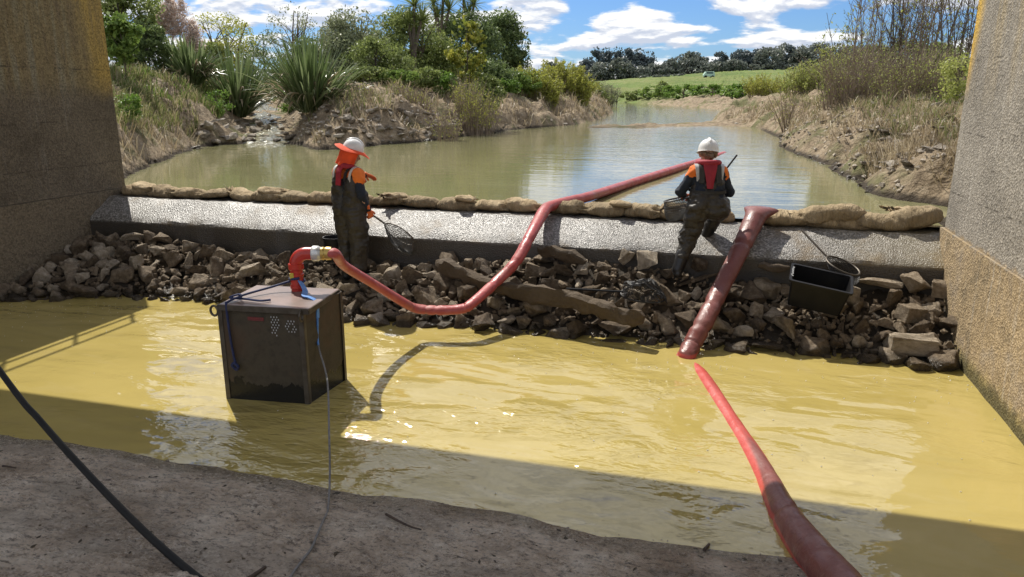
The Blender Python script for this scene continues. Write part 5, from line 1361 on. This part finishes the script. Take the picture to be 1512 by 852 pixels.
    for k, (px, yt, yb) in enumerate(((240, 8, 44), (248, -8, 48), (256, 2, 54), (265, -2, 50), (281, 32, 64), (288, 42, 68), (233, 18, 48))):
        p = at_d(px, yb, 29); q = at_d(px + rng.uniform(-3, 3), yt, 29.2); m = MB(); m.tube([Vector((rng.normal() * .1, rng.normal() * .1, 0)), Vector(p) - g], .008, 5)
        o = m.build('plume_stalk', TWIG, root); t = rng.uniform(0, 1, 900); c = (p + (q - p) * t[:, None]) - np.array(g)
        c += rng.normal(size=c.shape) * (.17 * np.sin(np.pi * np.clip(t * .9 + .08, 0, 1)) ** .8)[:, None]
        link('plume', np_mesh('plume', *leaf_quads(c, .09, rng, .16)), PLUME, o)
    # cabbage trees
    for k, (px, d, heads, lab) in enumerate(((612, 34, ((612, 8), (603, 34), (622, 30)), 'cabbage tree with the lowest tufts, left of the other two'), (652, 40, ((640, 4), (655, -8), (663, 14), (646, 24)), 'cabbage tree with many tufts above the dark rounded tree'),
                                             (690, 42, ((684, -2), (700, 6), (692, 20)), 'cabbage tree rightmost of three, tufts over the poplar'))):
        g = G(px, d); root = empty('cabbage_tree', g); tag(root, lab, 'cabbage tree', 'cabbage trees on the left bank'); rng = np.random.default_rng(60 + k); m = MB(); parts = []
        for (hx, hy) in heads:
            e = Vector(at_d(hx, hy, d)) - g; m.tube(spline([(0, 0, 0), (e.x * .2, e.y * .2, e.z * .55), tuple(e)], 8), [.12, .1, .1, .09, .08, .08, .07, .07, .06][:9], 7)
            v, q = blades(rng, 90, .06, .85, .022, -35, 88, 0, .5, 4); parts.append((v + np.array(e), q))
        link('crown', np_mesh('crown', *merge(parts)), OLIVE, root); m.build('trunk', BARK, root)
    WT = 'willow thickets along the banks'
    thicket('willow_thicket', 'willow thicket nearest the bright waterside bush on the left bank', 'thicket', 792, 39, 92, 90, WILLOW, 41, WT, 210, 90, .06)
    thicket('willow_thicket', 'widest yellow green willow thicket at the point of the left bank', 'thicket', 838, 45, 90, 90, WILLOW, 42, WT, 220, 90, .065)
    thicket('willow_thicket', 'browner willow thicket beyond the point of the left bank', 'thicket', 880, 62, 116, 60, OLIVE, 43, WT, 170, 40, .07)
    thicket('willow_thicket', 'grey twiggy thicket farthest along the left bank', 'thicket', 900, 82, 120, 38, GREYG, 44, WT, 120, 30, .08)
    thicket('twiggy_bush', 'brown twiggy bush on the rock slope below the poplar', 'bush', 700, 28, 108, 86, WILLOW, 45, WT, 150, 18, .035)
    thicket('twiggy_bush', 'brown leafless bush on the rock slope below the feathery shrub', 'bush', 610, 26.5, 128, 90, WILLOW, 46, WT, 130, 6, .03)
    thicket('twiggy_bush', 'sparse bare twigs near the water below the leafless bush', 'bush', 655, 24.8, 150, 70, WILLOW, 47, WT, 60, 2, .03, .3, .010)
    thicket('twiggy_bush', 'thin bare saplings on the slope right of the biggest flax', 'bush', 545, 25.5, 118, 60, WILLOW, 48, WT, 34, 4, .03, .25)
    thicket('willow_thicket', 'low willow scrub on the right bank beyond the gravel spit', 'thicket', 1128, 52, 104, 76, WILLOW, 51, WT, 170, 40, .06)
    thicket('willow_thicket', 'grey brown willow scrub behind the small bare bush on the right bank', 'thicket', 1192, 38, 84, 96, PALELEAF, 52, WT, 190, 46, .05)
    thicket('bare_bush', 'small bare reddish bush standing alone at the right waterside', 'bush', 1165, 26.5, 122, 76, WILLOW, 53, None, 26, 6, .03, .45, .014, 7, None, .5, .4, .8, .08)
    thicket('bramble_bush', 'tangle of dead brown twigs over the rocks on the right bank', 'bush', 1262, 23.5, 56, 130, PALELEAF, 54, None, 260, 8, .03, .6, .010, 4)
    thicket('bramble_bush', 'dead brown brush below the tall saplings beside the right pier', 'bush', 1345, 22, 60, 150, PALELEAF, 55, None, 260, 12, .03, .5, .010, 4)
    SG = 'tall saplings on the right bank'
    for k, (px, d, yt, w, st, lv, lab) in enumerate(((1232, 28, 0, 80, 22, 90, 'leafiest sapling clump at the left end of the right bank saplings'), (1275, 26, -120, 90, 26, 50, 'sapling clump second from the left on the right bank'),
                            (1318, 25, -150, 90, 28, 40, 'tallest thin stemmed sapling clump midway along the right bank'), (1362, 24, -150, 90, 26, 34, 'sapling clump left of the one nearest the pebbly pier'), (1405, 22.5, -140, 74, 22, 40, 'sapling clump nearest to the pebbly pier'))):
        thicket('sapling_clump', lab, 'saplings', px, d, yt, w, PALELEAF, 70 + k, SG, int(st * .8), int(lv * (1.4 if k == 0 else .8)), .042, .24, .018, 20, TWIG if k % 2 else BARK, .15, .5, .9, .5)
    T('leafy_shrub', 'light green leafy bush against the edge of the pebbly pier', 'shrub', 1412, 19.5, 84, 150, 74, PALELEAF, BARK, 80, None, 22, 60, .04, clr=.3)
    T('olive_tree', 'broad olive bush behind the tall saplings', 'shrub', 1330, 33, 62, 140, 170, OLIVE, BARK, 81, None, 46, 150, .07, trunks=3)
    # far bank
    for k, (px, d, yt, yb, w, mt, lab) in enumerate(((972, 104, 126, 152, 60, MIDG, 'low green bush at the left end of the far bank'), (1010, 100, 125, 150, 66, BRIGHT, 'bright green bush second along the far bank'), (1050, 92, 124, 150, 70, BRIGHT, 'bright green bush below the pale vehicle on the far bank'),
                                                  (1096, 84, 124, 156, 60, BRIGHT, 'bright green bush nearest on the far bank'), (978, 108, 120, 150, 20, OLIVE, 'small pointed tree on the far bank'), (940, 112, 134, 150, 50, OLIVE, 'dull green scrub on the far bank beside the point'))):
        T('far_bank_bush', lab, 'bush', px, d, yt, yb, w, mt, BARK, 100 + k, 'bushes along the far bank', 22, 110, .16)
    FT = 'trees of the distant ridge'
    names = ['small round', 'narrow', 'tall pointed', 'broad', 'ragged', 'flat topped', 'dense', 'open']
    rows = [(815, 240, 92, 110, 20, 0), (842, 300, 102, 114, 26, 0), (866, 305, 84, 120, 26, 1), (880, 310, 70, 118, 26, 2), (895, 315, 70, 118, 26, 2), (910, 312, 69, 117, 26, 2), (926, 315, 70, 117, 26, 2), (941, 312, 72, 116, 24, 2), (956, 310, 76, 115, 24, 2),
            (888, 296, 92, 119, 36, 3), (918, 294, 86, 118, 34, 3), (945, 292, 98, 116, 32, 3), (968, 296, 95, 114, 34, 3), (992, 300, 88, 112, 36, 3), (1014, 305, 79, 110, 44, 4), (1036, 300, 90, 109, 34, 3), (1035, 320, 80, 108, 22, 5), (1062, 312, 74, 106, 36, 5), (1058, 296, 92, 106, 34, 3),
            (1090, 305, 72, 105, 28, 2), (1082, 296, 88, 105, 34, 3), (1110, 305, 72, 104, 34, 5), (1132, 300, 70, 103, 44, 3), (1150, 310, 66, 103, 34, 4), (1164, 305, 62, 103, 30, 5), (1184, 300, 66, 102, 40, 3), (1204, 305, 62, 102, 40, 4), (1228, 300, 64, 102, 44, 3), (1255, 300, 68, 102, 44, 4), (1290, 300, 66, 102, 50, 3)]
    for k, (px, d, yt, yb, w, kd) in enumerate(rows):
        T('ridge_tree', 'dark tree of the wooded ridge beyond the far green field', 'tree', px, d, yt, yb + 8, w, FARD if kd in (1, 2, 5) else FARM, DARK_BARK, 200 + k, FT, 22 if kd != 5 else 15, 95, .55 if kd != 2 else .5, 'tall' if kd in (1, 2) else 'umbrella' if kd == 5 else 'round', 1.0, .55, 1, 0, 0, .34)
    for k, px in enumerate(range(868, 1330, 24)):
        T('ridge_bush', 'low dark bush at the foot of the wooded ridge beyond the field', 'bush', px, 297, float(np.interp(px, [868, 1100, 1330], [107, 95, 93])), 122, 40, FARM, DARK_BARK, 300 + k, 'bushes at the foot of the ridge', 14, 70, .5)
    for k, (px, d, w) in enumerate(((950, 250, 14), (975, 235, 26), (1000, 240, 22))):
        T('hedge_bush', ('low bush at the left of the field hedge', 'low bush in the middle of the field hedge', 'low bush at the right of the field hedge')[k], 'bush', px, d, 112 - k, 118 - k, w, FARM, BARK, 260 + k, None, 12, 60, .4)
plants()

# small pale vehicle parked on the far field
def field_vehicle():
    g = G(1045, 205); root = empty('field_vehicle', g, R(12)); tag(root, 'small pale green vehicle parked on the far green field', 'vehicle')
    paint = simple('pale_green_paint', (.45, .62, .52), (.4, .55, .46), 3, .4, 0); glass = simple('dark_window_glass', (.03, .07, .07), (.03, .06, .06), 3, .1, 0)
    m = MB(); prof = [(-1.45, .35), (-1.5, .8), (-1.35, 1.0), (-.95, 1.6), (1.2, 1.65), (1.45, 1.0), (1.5, .35)]
    V = [(x, y, z) for y in (-.8, .8) for x, z in prof]; n = len(prof); m.add(V, [(i, i + 1, n + i + 1, n + i) for i in range(n - 1)] + [(n - 1, 0, n, 2 * n - 1), tuple(range(n - 1, -1, -1)), tuple(range(n, 2 * n))])
    b = m.build('body', paint, root, smooth=False); bevel_mesh(b.data, .06)
    m = MB(); m.box((.1, -.803, 1.28), (1.7, .01, .42)); m.build('window', glass, root, smooth=False)
    for x in (-.9, .9):
        for y in (-.75, .75):
            m = MB(); m.tube([(x, y - .1, .33), (x, y + .1, .33)], .33, 16); m.build('wheel', BLACK_PLASTIC, root)
field_vehicle()

# bank stones, creek stones and creek water
def bank_stones():
    rng = random.Random(9); pale = []
    for me in ROCKS[:9]:
        c = me.copy(); c.materials.clear(); c.materials.append(PALE_ROCK); pale.append(c)
    def put(name, x, y, s, lb, g, sink=.25, flat=.7):
        o = link(name, pale[rng.randrange(9)]); o.location = (x, y, h1(x, y) + s * (.5 - sink) * flat); o.scale = (s, s * rng.uniform(.7, 1), s * flat * rng.uniform(.7, 1.1)); o.rotation_euler = (rng.gauss(0, .25), rng.gauss(0, .25), rng.uniform(0, 6.28)); tag(o, lb, 'stone', g)
    for k, (px, py, s) in enumerate(((308, 190, .42), (365, 165, .75), (302, 205, .3), (318, 213, .3), (352, 190, .3), (378, 192, .34), (385, 182, .3), (395, 188, .34), (340, 210, .32), (372, 200, .22), (330, 200, .2), (410, 205, .25), (420, 195, .3), (362, 182, .25), (398, 168, .2), (350, 178, .2), (385, 210, .2), (405, 178, .25), (430, 203, .3), (345, 197, .2), (322, 182, .3), (390, 200, .2), (360, 211, .18), (376, 176, .2), (415, 186, .2), (300, 182, .22), (335, 186, .22))):
        p, _ = hit(px, py + 4, 16); put('creek_boulder', p[0], p[1], s * .85, {0: 'large round boulder at the left side of the creek mouth', 1: 'largest flat topped pale boulder at the head of the creek'}.get(k, 'wet grey boulder in the rocky creek on the left bank'), None if k < 2 else 'boulders in the creek', .15)
    for k in range(120):                                 # riprap mound under the biggest flax
        px = rng.uniform(436, 680); py = rng.uniform(158 + .05 * (px - 436), 204)
        g, _ = hit(px, py, 18); put('riprap_stone', g.x, g.y, rng.uniform(.09, .20), 'pale broken stone on the mound below the biggest flax bush', 'stones on the flax mound')
    for k in range(190):
        px = rng.uniform(1190, 1430) if k < 140 else rng.uniform(1310, 1440); d = rng.uniform(11.2, 22.5) if k < 140 else rng.uniform(10.8, 14.5); g = G(px, d)
        dd, _ = river_dist(np.array([g.x]), np.array([g.y]))
        if dd[0] < .3: continue
        put('riprap_stone', g.x, g.y, rng.uniform(.07, .18), 'pale stone scattered over the right bank slope', 'stones on the right bank', .3, .5)
    g = G(1340, 15.2); put('riprap_stone', g.x, g.y, .36, 'largest flat pale slab stone on the right bank slope', None, .2, .45)
    g = G(1378, 17.2); put('riprap_stone', g.x, g.y, .24, 'white flat stone above the largest slab stone on the right bank', None, .1, .5)
    for k in range(60):                                 # dark stones along the water line
        i = rng.randrange(2, len(POLY) - 8); a, b = POLY[i], POLY[i + 1]; t = rng.random(); p = a + (b - a) * t
        if np.hypot(*p) > 45: continue
        put('shore_stone', p[0] + rng.uniform(-.2, .2), p[1] + rng.uniform(-.2, .2), rng.uniform(.08, .2), 'dark wet stone along the edge of the upper river', 'stones along the waterline', .35, .5)
    rb = MB()
    for k in range(2600):
        if k < 1700: g = G(rng.uniform(1150, 1460), rng.uniform(11, 26))
        else: g = G(rng.uniform(430, 760), rng.uniform(20.5, 28))
        dd, _ = river_dist(np.array([g.x]), np.array([g.y]))
        if dd[0] < -.1 or g.y < 10: continue
        s = rng.uniform(.02, .075); M_ = Matrix.LocRotScale(g + Vector((0, 0, s * .2)), Euler((rng.gauss(0, .4), rng.gauss(0, .4), rng.uniform(0, 6))), (s, s * .8, s * .6)); me = ROCKS[rng.randrange(9)]
        v = [M_ @ Vector(q) for q in ((1, .1, 0), (-1, .2, 0), (.1, 1, .1), (0, -1, 0), (.3, .2, 1), (-.3, -.3, .9), (-.1, 0, -1))]
        rb.add(v, [(0, 2, 4), (2, 1, 5, 4), (1, 3, 5), (3, 0, 4, 5), (2, 0, 6), (1, 2, 6), (3, 1, 6), (0, 3, 6)])
    tag(rb.build('bank_rubble', PALE_ROCK, smooth=False), kind='stuff')
    p = at_z(1308, 275, WL); C = [p + np.array((-.35, .05, .0)), p + np.array((0, 0, .03)), p + np.array((.35, -.05, .0))]
    beam('driftwood', [tuple(c) for c in C], .06, .04, WOOD, 'pale driftwood log floating near the right bank', 'driftwood', 15)
    m = MB(); V = []; n = 60
    for i in range(n):
        t = i / (n - 1) * (len(CREEK) - 2); k = int(t); f = t - k; c = CREEK[k] + (CREEK[k + 1] - CREEK[k]) * f; z = CREEK_Z[k] + (CREEK_Z[k + 1] - CREEK_Z[k]) * f + .035
        e = CREEK[k + 1] - CREEK[k]; e = e / np.hypot(*e); s = np.array([e[1], -e[0]])
        for j in range(9): u = (j - 4) / 4; V.append((c[0] + s[0] * u * .62 * (1 + .25 * math.sin(i * .7)), c[1] + s[1] * u * .62 * (1 + .25 * math.sin(i * .7)), z - .08 * abs(u) ** 3 + .03 * math.sin(i * 1.3 + j * 2.1)))
    m.add(V, [(i * 9 + j, i * 9 + j + 1, (i + 1) * 9 + j + 1, (i + 1) * 9 + j) for i in range(n - 1) for j in range(8)])
    t = NT('creek_white_water'); P = t.coord('World'); nn = t.noise(P, 3.5, 6, .65); c = t.ramp(nn, [(.50, (.20, .18, .11)), (.66, (.5, .5, .45))]); t.set(Base_Color=c, Roughness=.12); t.bump(t.noise(P, 8, 5), .8, .05)
    tag(m.build('creek_water', t.m), kind='structure')
bank_stones()

# grass over the banks (a mass nobody could count)
def grass():
    rng = np.random.default_rng(3)
    def scatter(n, px0, px1, d0, d1, ln, wd, dmin, dmax, dead):
        px = rng.uniform(px0, px1, n); d = d0 + (d1 - d0) * rng.uniform(0, 1, n) ** 1.25
        b = np.array([_ray(x, 135) for x in (px0, px1)]); t = (px - px0) / (px1 - px0); r = b[0] + (b[1] - b[0]) * t[:, None]; f = r[:, :2] @ _fh
        xy = r[:, :2] / f[:, None] * d[:, None]; dist, _ = river_dist(xy[:, 0], xy[:, 1]); P = np.stack([xy[:, 0], xy[:, 1], 0 * px], -1)
        cds = np.full(len(xy), 9e9)
        for i in range(4):
            for f in np.linspace(0, 1, 8): cc = CREEK[i] + (CREEK[i + 1] - CREEK[i]) * f; cds = np.minimum(cds, np.hypot(xy[:, 0] - cc[0], xy[:, 1] - cc[1]))
        clump = fbm(P * .55, 3, 40); k = (cds > 1.35) & (dist > dmin) & (dist < dmax) & (clump > -.35 + .25 * rng.uniform(-1, 1, n)) & (xy[:, 1] > 10.1)
        xy, d, clump = xy[k], d[k], clump[k]; z = hfun(xy[:, 0], xy[:, 1]); m = len(xy)
        L = ln * rng.uniform(.5, 1.3, m) * (1 + .5 * clump); w = wd * (.7 + d / 22); a = rng.uniform(0, 6.28, m); lean = rng.uniform(.15, .9 if not dead else 1.6, m)
        la = a + rng.normal(0, .8, m); dx, dy = np.cos(la) * lean * L, np.sin(la) * lean * L
        s = np.stack([np.cos(a) * w, np.sin(a) * w, 0 * a], -1); B = np.stack([xy[:, 0], xy[:, 1], z - .03], -1); M_ = B + np.stack([dx * .3, dy * .3, L * .6], -1); Tp = B + np.stack([dx, dy, L * (1 - .35 * lean.clip(0, 1.4))], -1)
        V = np.stack([B - s, B + s, M_ + s * .7, M_ - s * .7, Tp], 1).reshape(-1, 3); i = np.arange(m)[:, None] * 5
        return V, i + np.array([[0, 1, 2, 3]]), i + np.array([[3, 2, 4]])
    def emit(name, sets, mat):
        V, Q, T, o = [], [], [], 0
        for v, q, t in sets: V.append(v); Q.append(q + o); T.append(t + o); o += len(v)
        tag(link(name, np_mesh(name, np.concatenate(V), np.concatenate(Q), np.concatenate(T)), mat), kind='stuff')
    emit('grass', [scatter(42000, 60, 420, 12.5, 32, .34, .008, .5, 30, False), scatter(15000, 400, 900, 21, 60, .40, .008, 1.2, 20, False),
                   scatter(22000, 1090, 1520, 10.5, 40, .30, .007, 1.4, 30, False)], GRASSM)
    emit('green_grass', [scatter(11000, 150, 440, 15, 36, .30, .009, 1.2, 30, False), scatter(5000, 400, 800, 26, 50, .34, .010, 3.0, 30, False), scatter(5000, 1200, 1460, 17, 34, .28, .009, 3.5, 30, False)], BRIGHT)
    emit('dry_grass', [scatter(9000, 60, 480, 11.5, 28, .42, .006, .05, 3.0, True), scatter(16000, 430, 920, 20, 60, .45, .007, .05, 5, True), scatter(20000, 1040, 1520, 10, 40, .34, .006, .25, 12, True), scatter(11000, 1270, 1520, 10.2, 17, .20, .005, .35, 9, True)], STRAW)
grass()
